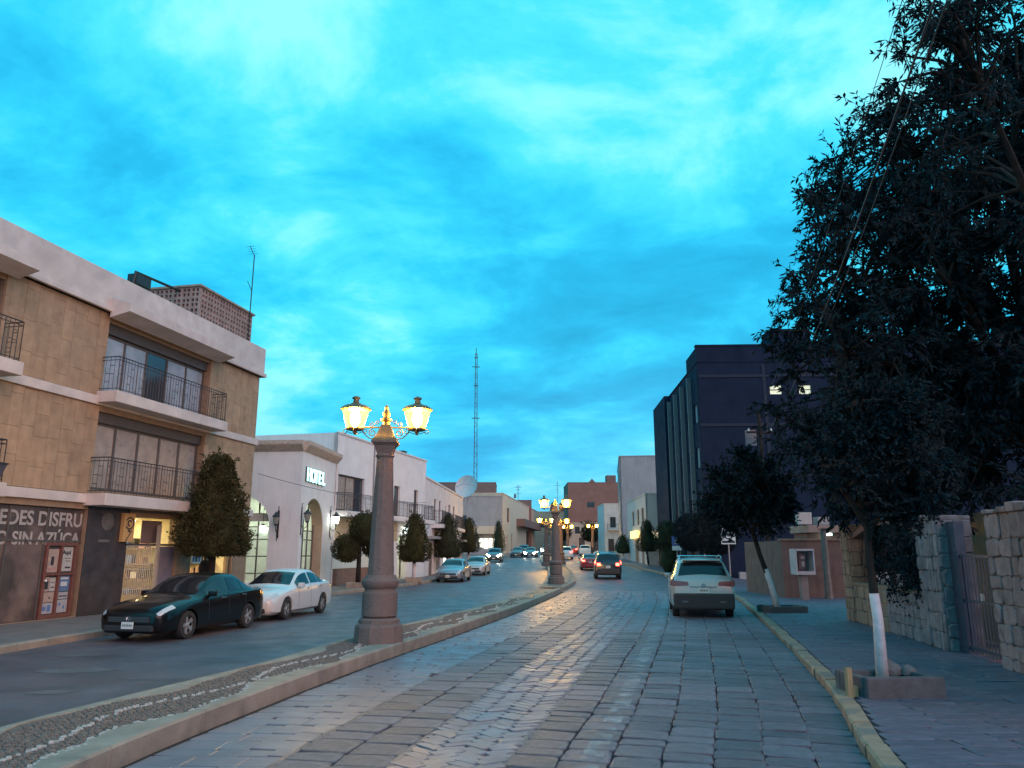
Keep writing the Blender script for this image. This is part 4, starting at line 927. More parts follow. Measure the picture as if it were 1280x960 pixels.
# ---- mast and roof aerials
def mast(name, label, x, y, z, h, w, n):
    t = thing(name, label, 'antenna', (x, y, z))
    mb = MB()
    for a in (0, 120, 240): mb.tube([(w * math.cos(R(a)), w * math.sin(R(a)), 0), (w * .5 * math.cos(R(a)), w * .5 * math.sin(R(a)), h * .96)], w * .16, 4)
    for i in range(n):
        u = i / n; ww = w * (1 - .5 * u); a, b = 120 * (i % 3), 120 * ((i + 1) % 3)
        mb.tube([(ww * math.cos(R(a)), ww * math.sin(R(a)), h * .96 * u), (ww * math.cos(R(b)), ww * math.sin(R(b)), h * .96 * (u + 1 / n))], w * .1, 4)
    mb.tube([(0, 0, h * .95), (0, 0, h)], w * .2, 4); mb.build('lattice_mast', mat('mast_steel', (.09, .10, .12), .5), t)
    mb = MB()
    for q, l in ((.86, 1.6), (.48, 1.6), (.72, .9), (.93, .8)): mb.tube([(-l / 2, 0, h * q), (l / 2, .2, h * q)], w * .22, 4)
    mb.box(-.9, -.4, -.3, .3, .8, 1.6); mb.build('cross_arm', mat('mast_steel', (.09, .10, .12)), t)
mast('radio_mast', 'tall thin radio mast rising above the left rooftops', -7.4, 152, z0(150) + 12.9, 28.2, .42, 40)
mast('roof_aerial', 'short aerial on the stepped brown roof, left of the lamp tops', 1.3, 166, z0(165) + 10.2, 3.6, .16, 8)
mast('roof_aerial', 'thin aerial above the beige end building', 11.5, 194, z0(185) + 8.6, 8.2, .14, 8)

# ---------------------------------------------------------------- right-hand stone wall, gate, kiosk, phone
M_rub = mat('rubble_stone', (.22, .17, .178), .85, var=.25, vscale=5, bump=.6, bscale=22, rnd=.2, col2=(.16, .12, .125), c2scale=4, c2lo=.5, c2hi=.65)
M_rubw = mat('rubble_stone_warm', (.26, .165, .12), .85, var=.22, vscale=5, bump=.6, bscale=22, rnd=.16)
M_mort = mat('wall_mortar', (.17, .145, .13), .95, var=.25, vscale=6)
def stone_face(parent, u0, u1, za, zb, y, sgn, M, m, size=(.2, .46), vert=False, cap=True):
    """irregular stones over u0..u1 x za..zb in a plane, proud by a few cm"""
    z = za
    while z < zb - .04:
        h = min(random.uniform(*((.22, .5) if vert else (.16, .34))), zb - z)
        if zb - z - h < .08: h = zb - z
        u = u0
        while u < u1 - .03:
            w = min(random.uniform(*((.1, .24) if vert else size)), u1 - u)
            if u1 - u - w < .07: w = u1 - u
            g = .004; j = lambda: random.uniform(-.016, .016)
            a, b, c, d = u + g, u + w - g, z + g, z + h - g; k = random.uniform(.06, .22)
            ol = [(a + (b - a) * k, c), (b - (b - a) * k, c), (b, c + (d - c) * k), (b, d - (d - c) * k), (b - (b - a) * k, d), (a + (b - a) * k, d), (a, d - (d - c) * k), (a, c + (d - c) * k)]
            ol = [(p + j(), q + j()) for p, q in ol]; cx, cz = (a + b) / 2, (c + d) / 2; pr = random.uniform(.02, .05)
            v = [(p, y, q) for p, q in ol] + [(p, y + sgn * pr * .6, q) for p, q in ol] + [(cx + (p - cx) * .88, y + sgn * pr, cz + (q - cz) * .88) for p, q in ol]
            f = [(i, (i + 1) % 8, 8 + (i + 1) % 8, 8 + i) for i in range(8)] + [(8 + i, 8 + (i + 1) % 8, 16 + (i + 1) % 8, 16 + i) for i in range(8)] + [tuple(range(16, 24))]
            mb = MB(); mb.add([tuple(M @ Vector(q)) for q in v], f); mb.build('stone', m, parent)
            u += w
        z += h
# wall frame: origin (7.0,11), local x away along the wall, outward (+y) to the street
thW = math.atan2(1, .152)
def wthing(name, label, cat, group=None): return thing(name, label, cat, (7.6, 12.4, .14), thW, group)
I4 = Matrix.Identity(4)
def MSIDE(x): return Matrix.Translation((x, 0, 0)) @ Matrix.Rotation(R(90), 4, 'Z')   # plane across the wall, facing the camera
def pier(name, label, x0, x1, h, m, dep=.6):
    t = wthing(name, label, 'wall', 'stone walls by the right pavement')
    mb = MB(); mb.box(x0, x1, -dep, 0, 0, h); core = mb.build('core', M_mort, t)
    stone_face(core, x0, x1, 0, h, 0, 1, I4, m, vert=(h > 2 and x1 - x0 < 2))
    Mx = Matrix(((0, -1, 0, x0), (-1, 0, 0, 0), (0, 0, 1, 0), (0, 0, 0, 1)))  # u -> -y, y -> -x
    stone_face(core, 0, dep, 0, h, 0, 1, Mx, m)
    v = MB(); x = x0
    while x < x1 - .02:
        w = min(random.uniform(.16, .34), x1 - x); v = MB(); v.bbox(x + .006, x + w - .006, -dep - .02, .06, h, h + random.uniform(.05, .16), .02); v.build('cap_stone', m, core); x += w
    return t
pier('stone_wall', 'tall rubble stone wall at the right edge, nearest to the viewer', -4.4, .0, 2.35, M_rub)
pier('stone_pier', 'grey rubble stone pier between the iron gate and the low wall', 2.05, 3.1, 2.35, M_rub)
pier('stone_pier', 'warm rubble stone pier at the far end of the low wall', 8.0, 8.65, 2.35, M_rubw)
t = wthing('low_stone_wall', 'low stone wall with open panels above, between the two piers', 'wall', 'stone walls by the right pavement')
mb = MB(); mb.box(3.12, 7.98, -.4, -.05, 0, .92); core = mb.build('core', M_mort, t); stone_face(core, 3.12, 5.4, 0, .92, -.05, 1, I4, M_rub); stone_face(core, 5.4, 7.98, 0, .92, -.05, 1, I4, M_rubw)
mb = MB(); mb.bbox(3.12, 7.98, -.42, -.02, .92, 1.0, .02); mb.build('coping', M_rubw, t)
mb = MB(); n = 12
top = [(3.12 + 4.86 * i / n, 2.1 + .28 * math.sin(math.pi * i / n)) for i in range(n + 1)]
for (a, b), (c, e) in zip(top[:-1], top[1:]): mb.add([(a, -.35, b), (c, -.35, e), (c, -.1, e), (a, -.1, b), (a, -.35, b + .13), (c, -.35, e + .13), (c, -.1, e + .13), (a, -.1, b + .13)], [(0, 1, 2, 3), (4, 7, 6, 5), (3, 2, 6, 7), (0, 4, 5, 1)])
mb.build('arched_lintel', M_brown2, t)
mb = MB()
for i in range(34): mb.box(3.18 + i * .142, 3.192 + i * .142, -.24, -.228, 1.0, 2.12 + .26 * math.sin(math.pi * (i + .5) / 34))
mb.build('bars', M_rail, t)
# house wall behind the low wall
hw = wthing('garden_house_wall', 'ochre house wall seen through the bars behind the low wall', 'wall')
mb = MB(); mb.box(4.4, 9.6, -2.2, -1.9, -.1, 2.6); mb.build('wall_panel', mat('ochre_house', (.40, .26, .15), .85, var=.12, streak=.2), hw); mb = MB(); mb.box(6.1, 7.0, -1.9, -1.86, .6, 1.8); mb.build('shutter', M_redfr, hw)
# gate
gt = wthing('iron_gate', 'blue grey iron bar gate between the stone wall and the pier', 'gate')
M_gate = mat('gate_blue', (.045, .06, .09), .45, metal=.3, var=.15)
for i in range(14):
    mb = MB(); x = .06 + i * .122; mb.box(x - .010, x + .010, -.25, -.232, .05, 1.72); mb.build('bar', M_gate, gt)
for zz in (.1, .9, 1.66): mb = MB(); mb.box(.02, 1.72, -.224, -.20, zz, zz + .05); mb.build('rail', M_gate, gt)
mb = MB(); mb.bbox(.86, .96, -.2, -.17, .95, 1.07, .01); mb.build('lock', mat('steel_lock', (.4, .4, .4), .4, metal=.6), gt)
mb = MB(); mb.box(1.66, 2.03, -.32, -.16, .0, 2.3); mb.build('gate_post', M_gate, gt)
# brown wall set back, with a public telephone, pole and kiosk
bw = thing('brown_wall', 'plain brown wall behind the public telephone', 'wall', (10.75, 31, .14))
mb = MB(); mb.box(0, 3.6, 0, .25, 0, 2.2); mb.box(.02, .25, .25, 5, 0, 2.2); mb.build('wall_panel', mat('brown_plaster', (.155, .095, .082), .9, var=.2, vscale=2, bump=.3, streak=.3), bw)
mb = MB(); mb.bbox(-.05, 3.65, -.05, .3, 2.2, 2.28, .015); mb.build('coping', M_dadob, bw)
ph = thing('public_telephone', 'grey public telephone hood on a square post by the brown wall', 'telephone', (11.0, 29.6, .14), R(6))
M_ph = mat('phone_grey', (.42, .40, .42), .5, var=.08)
mb = MB(); mb.bbox(-.14, .16, -.05, .12, 0, .95, .015); mb.build('post', mat('phone_post', (.2, .17, .16), .6, var=.1), ph)
mb = MB(); mb.box(-.36, -.31, -.25, .25, .93, 1.88); mb.box(.33, .38, -.25, .25, .93, 1.88); mb.box(-.31, .33, -.25, .25, 1.8, 1.88); mb.box(-.31, .33, -.25, .25, .93, 1.05); mb.box(-.31, .33, .2, .25, 1.05, 1.8); mb.build('hood', M_ph, ph)
mb = MB(); mb.bbox(-.12, .2, .05, .2, 1.1, 1.72, .02); tel = mb.build('telephone_body', mat('phone_dark', (.08, .07, .08), .4), ph)
mb = MB(); mb.tube([(-.2, .08, 1.62), (-.22, .0, 1.55), (-.22, .0, 1.38), (-.2, .08, 1.3)], .03, 6); mb.build('handset', M_rail, tel); mb = MB(); mb.box(-.02, .14, .035, .048, 1.5, 1.62); mb.box(0, .12, .035, .048, 1.22, 1.42); mb.build('keypad', M_ph, tel)
po = thing('service_pole', 'rough grey pole standing against the brown wall', 'pole', (12.15, 30.2, .14)); mb = MB(); mb.lathe([(.16, 0), (.13, 1.0), (.12, 2.6)], 8); mb.build('shaft', mat('grey_wood', (.20, .16, .14), .9, var=.25, vscale=5), po); mb = MB(); mb.box(-.15, .15, -.15, .15, 2.6, 2.66); mb.build('cap', M_rail, po)
wp = thing('white_panel_sign', 'narrow white panel standing left of the public telephone', 'sign', (11.15, 32.6, .14)); mb = MB(); mb.bbox(.0, .26, -.04, .04, .8, 1.75, .02); mb.build('panel', M_white_p, wp); mb = MB(); mb.box(.02, .08, -.03, .03, 0, .8); mb.box(.18, .24, -.03, .03, 0, .8); mb.build('post', M_rail, wp)
ki = thing('kiosk', 'small kiosk with pale canopy and a lit lamp behind the brown wall', 'kiosk', (13.0, 34.0, .1))
mb = MB(); mb.bbox(-.15, 1.7, -.4, 1.8, 2.62, 2.95, .03); mb.build('canopy', mat('kiosk_canopy', (.28, .20, .175), .7, var=.1), ki); mb = MB(); mb.box(.0, 1.6, .2, 1.7, 0, 2.6); mb.build('booth', M_brown, ki)
mb = MB(); mb.bbox(-.45, .15, -.2, .2, 2.98, 3.5, .02); mb.build('box_sign', M_pale, ki); mb = MB(); mb.box(.35, .85, -.3, .2, 2.97, 3.3); mb.build('vent', M_grey, ki)
mb = MB(); mb.bbox(.55, .95, -.25, -.1, 2.5, 2.6, .02); mb.build('lamp', mat('kiosk_lamp', (.8, 1, 1), .4, emit=(.7, 1.0, .9), estr=6), ki)
# ---------------------------------------------------------------- trees
M_bark = mat('bark', (.030, .024, .022), .95, spec=.1, var=.3, vscale=6, bump=.6, bscale=20)
M_lime = mat('limewashed_bark', (.60, .53, .55), .9, var=.16, vscale=6, bump=.5, bscale=20)
def leafmat(name, c):
    m = mat(name, c, .8, spec=.12); nt = m.node_tree; N = nt.nodes; L = nt.links; p = N['Principled BSDF']
    tc = N.new('ShaderNodeTexCoord'); t = N.new('ShaderNodeTexNoise'); t.inputs['Scale'].default_value = 2.2; t.inputs['Detail'].default_value = 5
    L.new(tc.outputs['Object'], t.inputs['Vector']); r = N.new('ShaderNodeMapRange'); L.new(t.outputs[0], r.inputs[0])
    for i, q in enumerate((.3, .7, .55, 1.5)): r.inputs[i + 1].default_value = q
    v = N.new('ShaderNodeVectorMath'); v.operation = 'SCALE'; v.inputs[0].default_value = c; L.new(r.outputs[0], v.inputs['Scale']); L.new(v.outputs[0], p.inputs['Base Color'])
    return m
M_leafd = leafmat('dark_leaf', (.011, .020, .024)); M_leafo = leafmat('cypress_leaf', (.052, .050, .022)); M_leafm = leafmat('street_leaf', (.036, .040, .022))
def leaves(pos, dirs, ln, wd):
    """leaf quads (n) at pos pointing along dirs"""
    n = len(pos); d = dirs / (np.linalg.norm(dirs, axis=1, keepdims=True) + 1e-9)
    r = rng.normal(size=(n, 3)); s = np.cross(d, r); s /= (np.linalg.norm(s, axis=1, keepdims=True) + 1e-9)
    ln = np.asarray(ln).reshape(-1, 1) * np.ones((n, 1)); wd = np.asarray(wd).reshape(-1, 1) * np.ones((n, 1))
    v = np.empty((n, 4, 3)); v[:, 0] = pos; v[:, 1] = pos + d * ln * .5 + s * wd * .5; v[:, 2] = pos + d * ln; v[:, 3] = pos + d * ln * .5 - s * wd * .5
    return v.reshape(-1, 3), np.arange(4 * n).reshape(n, 4)
def crown_obj(v, f, m, parent): return link('crown', fast_mesh('crown', v, f), m, parent)
def topiary(label, loc, shells, trunk_h, trunk_r, m, nl, lime=False, planter=None, lean=(0, 0), group='clipped street trees on the left pavement', ls=.09, name='clipped_tree', limeh=1.1):
    """shells: (cx,cy,cz, profile[(r,z)]) closed clipped volumes filled with leaf faces on and under the skin"""
    t = thing(name, label, 'tree', loc, random.uniform(0, 6), group)
    P = []; D = []
    for (cx, cy, cz, prof, share) in shells:
        k = int(nl * share); zz = np.array([q[1] for q in prof]); rr = np.array([q[0] for q in prof])
        # area-weighted height
        zs = np.linspace(zz[0], zz[-1], 200); rs = np.interp(zs, zz, rr); cum = np.cumsum(rs + .05); z = np.interp(rng.random(k) * cum[-1], cum, zs)
        a = rng.random(k) * 2 * np.pi; bump_ = 1 + .09 * np.sin(3 * a + z * 3 + cx) + .08 * np.sin(7 * a - z * 5 + 1) + .06 * np.sin(11 * a + 8 * z)
        dep = 1 - np.abs(rng.normal(0, .13, k)) + np.where(rng.random(k) < .06, rng.uniform(0, .14, k), 0); r = np.interp(z, zz, rr) * bump_ * dep
        p = np.stack([cx + r * np.cos(a), cy + r * np.sin(a), cz + z], 1); out = np.stack([np.cos(a), np.sin(a), rng.normal(.45, .5, k)], 1) + rng.normal(0, .45, (k, 3))
        P.append(p); D.append(out)
        for q in range(int(26 + 20 * share)):   # stray shoots past the clipped skin
            zq = rng.uniform(zz[0] + .1, zz[-1]); aq = rng.uniform(0, 6.283); rq = np.interp(zq, zz, rr); nn = 16; tt = rng.random(nn)[:, None] * ls * 2.2; dq = np.array([np.cos(aq), np.sin(aq), rng.uniform(.2, 1.4)])
            P.append(np.array([cx + rq * np.cos(aq), cy + rq * np.sin(aq), cz + zq]) + dq * tt + rng.normal(0, ls * .18, (nn, 3))); D.append(dq + rng.normal(0, .6, (nn, 3)))
        core = MB(); core.lathe([(max(q[0] * .70, .01), q[1] + (0.03 if i == 0 else -.03 if i == len(prof) - 1 else 0)) for i, q in enumerate(prof)], 14, c=(cx, cy, cz))
        P.append(None); D.append(core)
    pv = [p for p in P if p is not None]; dv = [d for p, d in zip(P, D) if p is not None]
    v, f = leaves(np.concatenate(pv), np.concatenate(dv), rng.uniform(ls * .7, ls * 1.4, sum(map(len, pv))), rng.uniform(ls * .3, ls * .6, sum(map(len, pv))))
    cr = crown_obj(v, f, m, t)
    for p, d in zip(P, D):
        if p is None: d.build('inner_growth', m, cr, smooth=True)
    tr = MB(); lx, ly = lean
    tr.tube([(0, 0, -.05), (lx * .3, ly * .3, trunk_h * .4), (lx, ly, trunk_h), (lx, ly, trunk_h + .6)], [trunk_r * 1.25, trunk_r, trunk_r * .85, trunk_r * .6], 9); tk = tr.build('trunk', M_bark, t, smooth=True)
    if lime:
        b = MB(); b.tube([(0, 0, .0), (lx * .3 * limeh / (trunk_h * .4), ly * .3 * limeh / (trunk_h * .4), min(limeh, trunk_h * .4)), (lx * .3 + lx * .7 * max(0, limeh - trunk_h * .4) / (trunk_h * .6), ly * .3, max(limeh, trunk_h * .4 + .01))], [trunk_r * 1.28, trunk_r * 1.05, trunk_r * 1.0], 9); b.build('limewash', M_lime, tk, smooth=True)
    if planter:
        w = planter; b = MB(); b.bbox(-w, w, -w, -w + .14, -.02, .26, .02); b.bbox(-w, w, w - .14, w, -.02, .26, .02); b.bbox(-w, -w + .14, -w + .14, w - .14, -.02, .255, .02); b.bbox(w - .14, w, -w + .14, w - .14, -.02, .255, .02); b.box(-w + .13, w - .13, -w + .13, w - .13, 0, .2); pl = b.build('planter_kerb', M_conc, t); t.rotation_euler[2] = .15
    return t
def ball(r, sq=1.0): return [(r * math.sin(math.pi * i / 10) + .01, -r * sq * math.cos(math.pi * i / 10)) for i in range(11)]
def cone(w, h): return [(.05, 0), (w * .7, .02), (w * .96, h * .10), (w, h * .2), (w * .93, h * .36), (w * .74, h * .55), (w * .56, h * .72), (w * .42, h * .86), (w * .25, h * .95), (.03, h)]
topiary('large clipped teardrop tree in front of the beige building', (-10.0, 26.0, .14), [(0, 0, 1.6, [(.1, 0), (.85, .02), (1.08, .25), (1.12, .7), (1.0, 1.25), (.8, 1.85), (.6, 2.4), (.5, 2.85), (.42, 3.15), (.22, 3.38), (.02, 3.45)], 1)], 1.8, .13, M_leafo, 15000, ls=.10)
topiary('tree clipped into three balls in front of the hotel wing', (-7.85, 40.0, .14), [(.28, 0, 2.95, ball(.82), .45), (-.62, 0, 1.95, ball(.72), .3), (.75, .5, 2.1, ball(.66), .25)], 2.3, .12, M_leafo, 12000, planter=.55)
bpy.data.objects['clipped_tree.001'].rotation_euler = (0, 0, 0.1)
topiary('clipped cone tree with whitewashed trunk beside the silver sedan', (-5.95, 47.5, .14), [(0, 0, 1.15, cone(.97, 2.95), 1)], 1.5, .11, M_leafo, 9000, lime=True, planter=.5)
topiary('clipped cone tree behind the silver sedan, fourth along the left pavement', (-5.05, 61, z0(61) + .14), [(0, 0, 1.2, cone(1.2, 3.4), 1)], 1.5, .11, M_leafm, 8000, lime=True)
topiary('clipped cone tree right under the satellite dish', (-4.35, 78, z0(78) + .14), [(0, 0, 1.3, cone(1.15, 3.5), 1)], 1.5, .11, M_leafm, 7000, lime=True)
topiary('slender dark cone tree in front of the cream building, farthest on the left', (-1.9, 109, z0(109) + .14), [(0, 0, .7, cone(.95, 4.3), 1)], 1.2, .11, M_leafm, 5000)
G2 = 'street trees on the right pavement'
topiary('clipped cone tree on the far right pavement, beyond the dark SUV', (13.55, 95, z0(95) + .14), [(0, 0, .8, cone(1.1, 2.2), 1)], 1.2, .11, M_leafm, 4000, lime=True, group=G2)
topiary('tall clipped cone tree in front of the pale two storey building', (13.45, 77, z0(77) + .14), [(0, 0, 1.4, cone(1.05, 3.1), 1)], 1.7, .10, M_leafm, 6000, lime=True, lean=(-.3, 0), group=G2)
topiary('clipped oval tree left of the blue wheelchair sign', (12.95, 64.5, z0(64) + .14), [(0, 0, 1.35, ball(1.0, 1.5), .01), (0, 0, 2.75, ball(1.0, 1.4), 1)], 1.8, .10, M_leafm, 7000, lime=True, lean=(-.35, 0), group=G2)
topiary('round dark tree just right of the wheelchair sign', (13.05, 56, z0(56) + .14), [(0, 0, 3.1, ball(1.25, 1.1), 1)], 2.2, .12, M_leafd, 7000, group=G2, ls=.13)
topiary('round dark tree behind the square car sign', (12.3, 47, z0(47) + .14), [(0, 0, 3.0, ball(1.3, 1.15), .7), (.5, .5, 3.9, ball(.9), .3)], 2.2, .12, M_leafd, 9000, group=G2, ls=.13)
topiary('far round clipped tree under the brown end building lamps', (9.3, 150, z0(150) + .14), [(0, 0, 3.6, ball(1.9), 1)], 2.2, .16, M_leafm, 2500, group=G2, ls=.3)
topiary('far clipped tree left of the most distant lamp post', (15.4, 150, z0(150) + .14), [(0, 0, 3.4, ball(1.8), 1)], 2.2, .16, M_leafm, 2500, group=G2, ls=.3)

def branchy(name, label, loc, limbs, clumps, m, twigs, per, ll, lw, droop, trunk, group=None, lime=None):
    """tree from explicit clump centres: every clump is joined to the nearest limb point by a branch and carries leafy twigs"""
    t = thing(name, label, 'tree', loc, 0, group)
    tr = MB(); nodes = []
    tr.tube(trunk[0], trunk[1], 10); tk = tr.build('trunk', M_bark, t, smooth=True)
    if lime:
        b = MB(); b.tube(lime[0], lime[1], 10); b.build('limewash', M_lime, tk, smooth=True)
    lm = MB()
    for pts, r0, r1 in limbs:
        n = len(pts); lm.tube(pts, [r0 + (r1 - r0) * i / (n - 1) for i in range(n)], 7)
        for a, b in zip(pts[:-1], pts[1:]):
            for q in (0, .33, .66): nodes.append(Vector(a).lerp(Vector(b), q))
    P = []; D = []; S_ = []
    for (c, rad, dens) in clumps:
        c = Vector(c); nd = min(nodes, key=lambda q: (q - c).length + max(0, q.z - c.z) * .6)
        mid = nd.lerp(c, .5) + Vector((random.uniform(-.2, .2), random.uniform(-.2, .2), .12 * (c - nd).length))
        lm.tube([nd, mid, c], [.045, .03, .014], 5)
        axis = (c - nd).normalized() if (c - nd).length > .01 else Vector((0, 0, 1))
        for k in range(int(twigs * dens)):
            d = (Vector(rng.normal(size=3)) + axis * .7).normalized(); L_ = rad * random.uniform(.6, 1.25)
            pts = [c]; p = c.copy(); dd = d.copy()
            for s in range(4):
                dd = (dd + Vector((0, 0, -droop * (s + 1) * .12))).normalized(); p = p + dd * (L_ / 4); pts.append(p.copy())
            lm.tube(pts, [.010, .008, .006, .005, .003], 3)
            q = np.array([v[:] for v in pts]); u = rng.random(per) * 3.999; i = u.astype(int); fr = (u - i)[:, None]
            pp = q[i] * (1 - fr) + q[i + 1] * fr; ax = q[i + 1] - q[i]; ax /= np.linalg.norm(ax, axis=1, keepdims=True)
            P.append(pp + rng.normal(0, .012, (per, 3))); D.append(ax * .8 + rng.normal(0, .55, (per, 3)) + np.array([0, 0, -droop * .5]))
    lm.build('branches', M_bark, tk, normals=False)
    P = np.concatenate(P); D = np.concatenate(D); n = len(P)
    v, f = leaves(P, D, rng.uniform(ll * .6, ll * 1.3, n), rng.uniform(lw * .7, lw * 1.3, n)); crown_obj(v, f, m, t)
    return t
# big tree behind the wall on the right
random.seed(21)
bx, by = 13.2, 18.5
limbs = []
base = (0, 0, 4.2)
for (ex, ey, ez) in ((-5.6, -.5, 6.8), (-5.0, .4, 9.4), (-3.2, -1.0, 12.2), (-1.0, .5, 14.5), (1.5, -1, 13), (-3.8, -2.6, 8.0), (-2.4, -4.5, 9.5), (3, -2, 9), (-1.5, -3, 12.5), (-4.2, 1.5, 5.6), (0.5, -4.5, 8)):
    m1 = (ex * .35 + random.uniform(-.3, .3), ey * .35, 4.2 + (ez - 4.2) * .55); m2 = (ex * .7 + random.uniform(-.3, .3), ey * .7, 4.2 + (ez - 4.2) * .85)
    limbs.append(([base, m1, m2, (ex, ey, ez)], .16, .04))
clumps = []
def ins(x, z):
    """rough outline of the crown seen from the street (x from trunk, z)"""
    left = np.interp(z, [2.6, 3.4, 4.4, 5.4, 6.4, 7.4, 8.4, 9.4, 10.4, 11.4, 12.5, 13.6, 14.8, 16], [-3.2, -5.2, -6.2, -6.3, -6.3, -5.8, -6.4, -6.0, -5.3, -5.0, -4.0, -3.7, -2.2, -1.2])
    return x > left and x < 5.0
cnt = 0
while cnt < 620:
    x = random.uniform(-6.6, 5); z = random.uniform(3.0, 15.8); y = random.uniform(-4.2, 3.2) * (1 - .35 * abs(x) / 6.6)
    if not ins(x, z): continue
    dens = .8 if x < -4.2 else 1.5
    if z > 9.5 and x < -2.0: dens = .8
    clumps.append(((x, y, z), random.uniform(.7, 1.15), dens)); cnt += 1
branchy('big_tree', 'huge dark tree with feathery hanging leaves rising behind the right wall', (bx, by, 0), limbs, clumps, M_leafd, 12, 24, .20, .06, .55, ([(.1, .1, -.1), (0, 0, 1.5), (-.1, 0, 3), (0, 0, 4.3)], [.42, .34, .3, .26]))
# near branch hanging in from above at the right
random.seed(5)
limbs = [([(0, 0, 5.2), (-.9, -1.2, 7.2), (-1.9, -2.4, 8.6)], .12, .03), ([(0, 0, 5.2), (.3, -.5, 7.5), (.2, -1.5, 9.5)], .12, .03)]
clumps = []
for k in range(26):
    clumps.append(((random.uniform(-2.6, 1.6), random.uniform(-3.0, .8), random.uniform(7.3, 10)), random.uniform(.5, .9), 1.0))
limbs.append(([(0, 0, 5.2), (-1.2, -.6, 7.8), (-2.6, -1.6, 9.9)], .1, .03))
for k in range(12): clumps.append(((random.uniform(-3.5, -2.2), random.uniform(-2.3, -1.1), random.uniform(9.3, 10.9)), random.uniform(.4, .7), 1.0))
branchy('willow_tree', 'narrow leaved tree tip hanging in at the top right corner', (9.7, 12.2, 0), limbs, clumps, M_leafd, 9, 22, .16, .035, .9, ([(0, 0, -.1), (.05, 0, 2), (0, 0, 5.3)], [.26, .2, .14]))
# young tree in the near planter
random.seed(9)
limbs = [([(0, 0, 2.1), (-.35, .1, 2.8), (-.6, .3, 3.3)], .05, .02), ([(0, 0, 2.1), (.3, .1, 2.8), (.75, .2, 3.2)], .05, .02), ([(0, 0, 2.1), (0, .2, 3), (.1, .3, 3.9)], .05, .02)]
clumps = []
while len(clumps) < 62:
    x, y, z = random.uniform(-.75, 1.15), random.uniform(-.7, .9), random.uniform(2.15, 4.2)
    if ((x - .2) / .9) ** 2 + (y / .9) ** 2 + ((z - 3.15) / 1.05) ** 2 < 1: clumps.append(((x, y, z), random.uniform(.3, .42), 1.2))
yt = branchy('young_tree', 'young pavement tree with whitewashed trunk in the nearest low planter', (4.85, 10.55, .14), limbs, clumps, M_leafd, 13, 30, .072, .033, .3, ([(0, 0, 0), (.02, 0, .9), (-.02, 0, 1.6), (0, 0, 2.2)], [.08, .062, .052, .045]), G2, ([(0, 0, .02), (.02, 0, .9), (.0, 0, 1.22)], [.084, .066, .062]))
random.seed(13)
# leaning young tree by the second planter
limbs = [([(-.55, .2, 2.3), (-.9, .2, 3.0), (-1.1, .3, 3.6)], .05, .02), ([(-.55, .2, 2.3), (-.3, .1, 3.0), (0, .2, 3.7)], .05, .02)]
clumps = []
while len(clumps) < 80:
    x, y, z = random.uniform(-2.1, 1.2), random.uniform(-1, 1), random.uniform(2.3, 5.0)
    if ((x + .6) / 1.25) ** 2 + y ** 2 / 1.1 + ((z - 3.5) / 1.25) ** 2 < 1: clumps.append(((x, y, z), random.uniform(.4, .55), 1.1))
branchy('leaning_tree', 'leaning pavement tree with pale trunk in the second planter', (7.98, 23.7, .14), limbs, clumps, M_leafd, 11, 24, .11, .05, .3, ([(0, 0, 0), (-.15, .05, .8), (-.4, .15, 1.7), (-.55, .2, 2.4)], [.10, .08, .07, .06]), G2, ([(0, 0, .0), (-.15, .05, .8), (-.27, .1, 1.25)], [.103, .084, .078]))
def planter(label, loc, rz, w, d, h):
    t = thing('planter', label, 'planter', loc, rz, 'low stone planters on the right pavement'); m = mat('planter_stone', (.10, .085, .09), .85, var=.25, vscale=5, bump=.5)
    for (a, b, c, e) in ((-w, w, -d, -d + .12), (-w, w, d - .12, d), (-w, -w + .12, -d + .125, d - .125), (w - .12, w, -d + .125, d - .125)):
        mb = MB(); mb.bbox(a, b, c, e, -.02, h + random.uniform(-.015, .015), .02); mb.build('edge_stone', m, t)
    mb = MB(); mb.box(-w + .1, w - .1, -d + .1, d - .1, 0, h - .08); mb.build('soil', M_earth, t)
    return t
planter('dark low stone planter round the young tree, nearest on the right pavement', (4.83, 10.35, .14), R(4), .5, .42, .24)
planter('second low stone planter with the leaning tree', (8.1, 23.7, .14), R(10), .6, .42, .2)
for (x, y, l, s, lab) in ((4.98, 10.62, .2, 1, 'dark rock lying in the nearest planter behind the trunk'), (5.2, 10.55, .13, .8, 'smaller pale rock lying in the nearest planter')):
    bm = bmesh.new(); bmesh.ops.create_icosphere(bm, subdivisions=2, radius=1)
    for q in bm.verts: q.co = Vector((q.co.x * l * .8, q.co.y * l * .6, q.co.z * l * .6)) * (1 + random.uniform(-.14, .14))
    me = bpy.data.meshes.new('rock'); bm.to_mesh(me); bm.free(); o = link('rock', me, mat('rock', (.16, .14, .14), .9, var=.3, vscale=9)); o.location = (x, y, .14 + .2 + l * .25); tag(o, lab, 'rock', 'rocks in the planter')
kp = thing('wooden_stake', 'short broken wooden stake beside the nearest planter at the kerb', 'stake', (4.22, 10.1, .14), .2); mb = MB(); mb.box(-.035, .035, -.03, .03, -.02, .34); mb.build('stake', mat('stake_wood', (.34, .24, .13), .8, var=.2), kp); mb = MB(); mb.box(.036, .1, -.03, .03, 0, .12); mb.build('brace', mat('stake_wood', (.34, .24, .13)), kp)
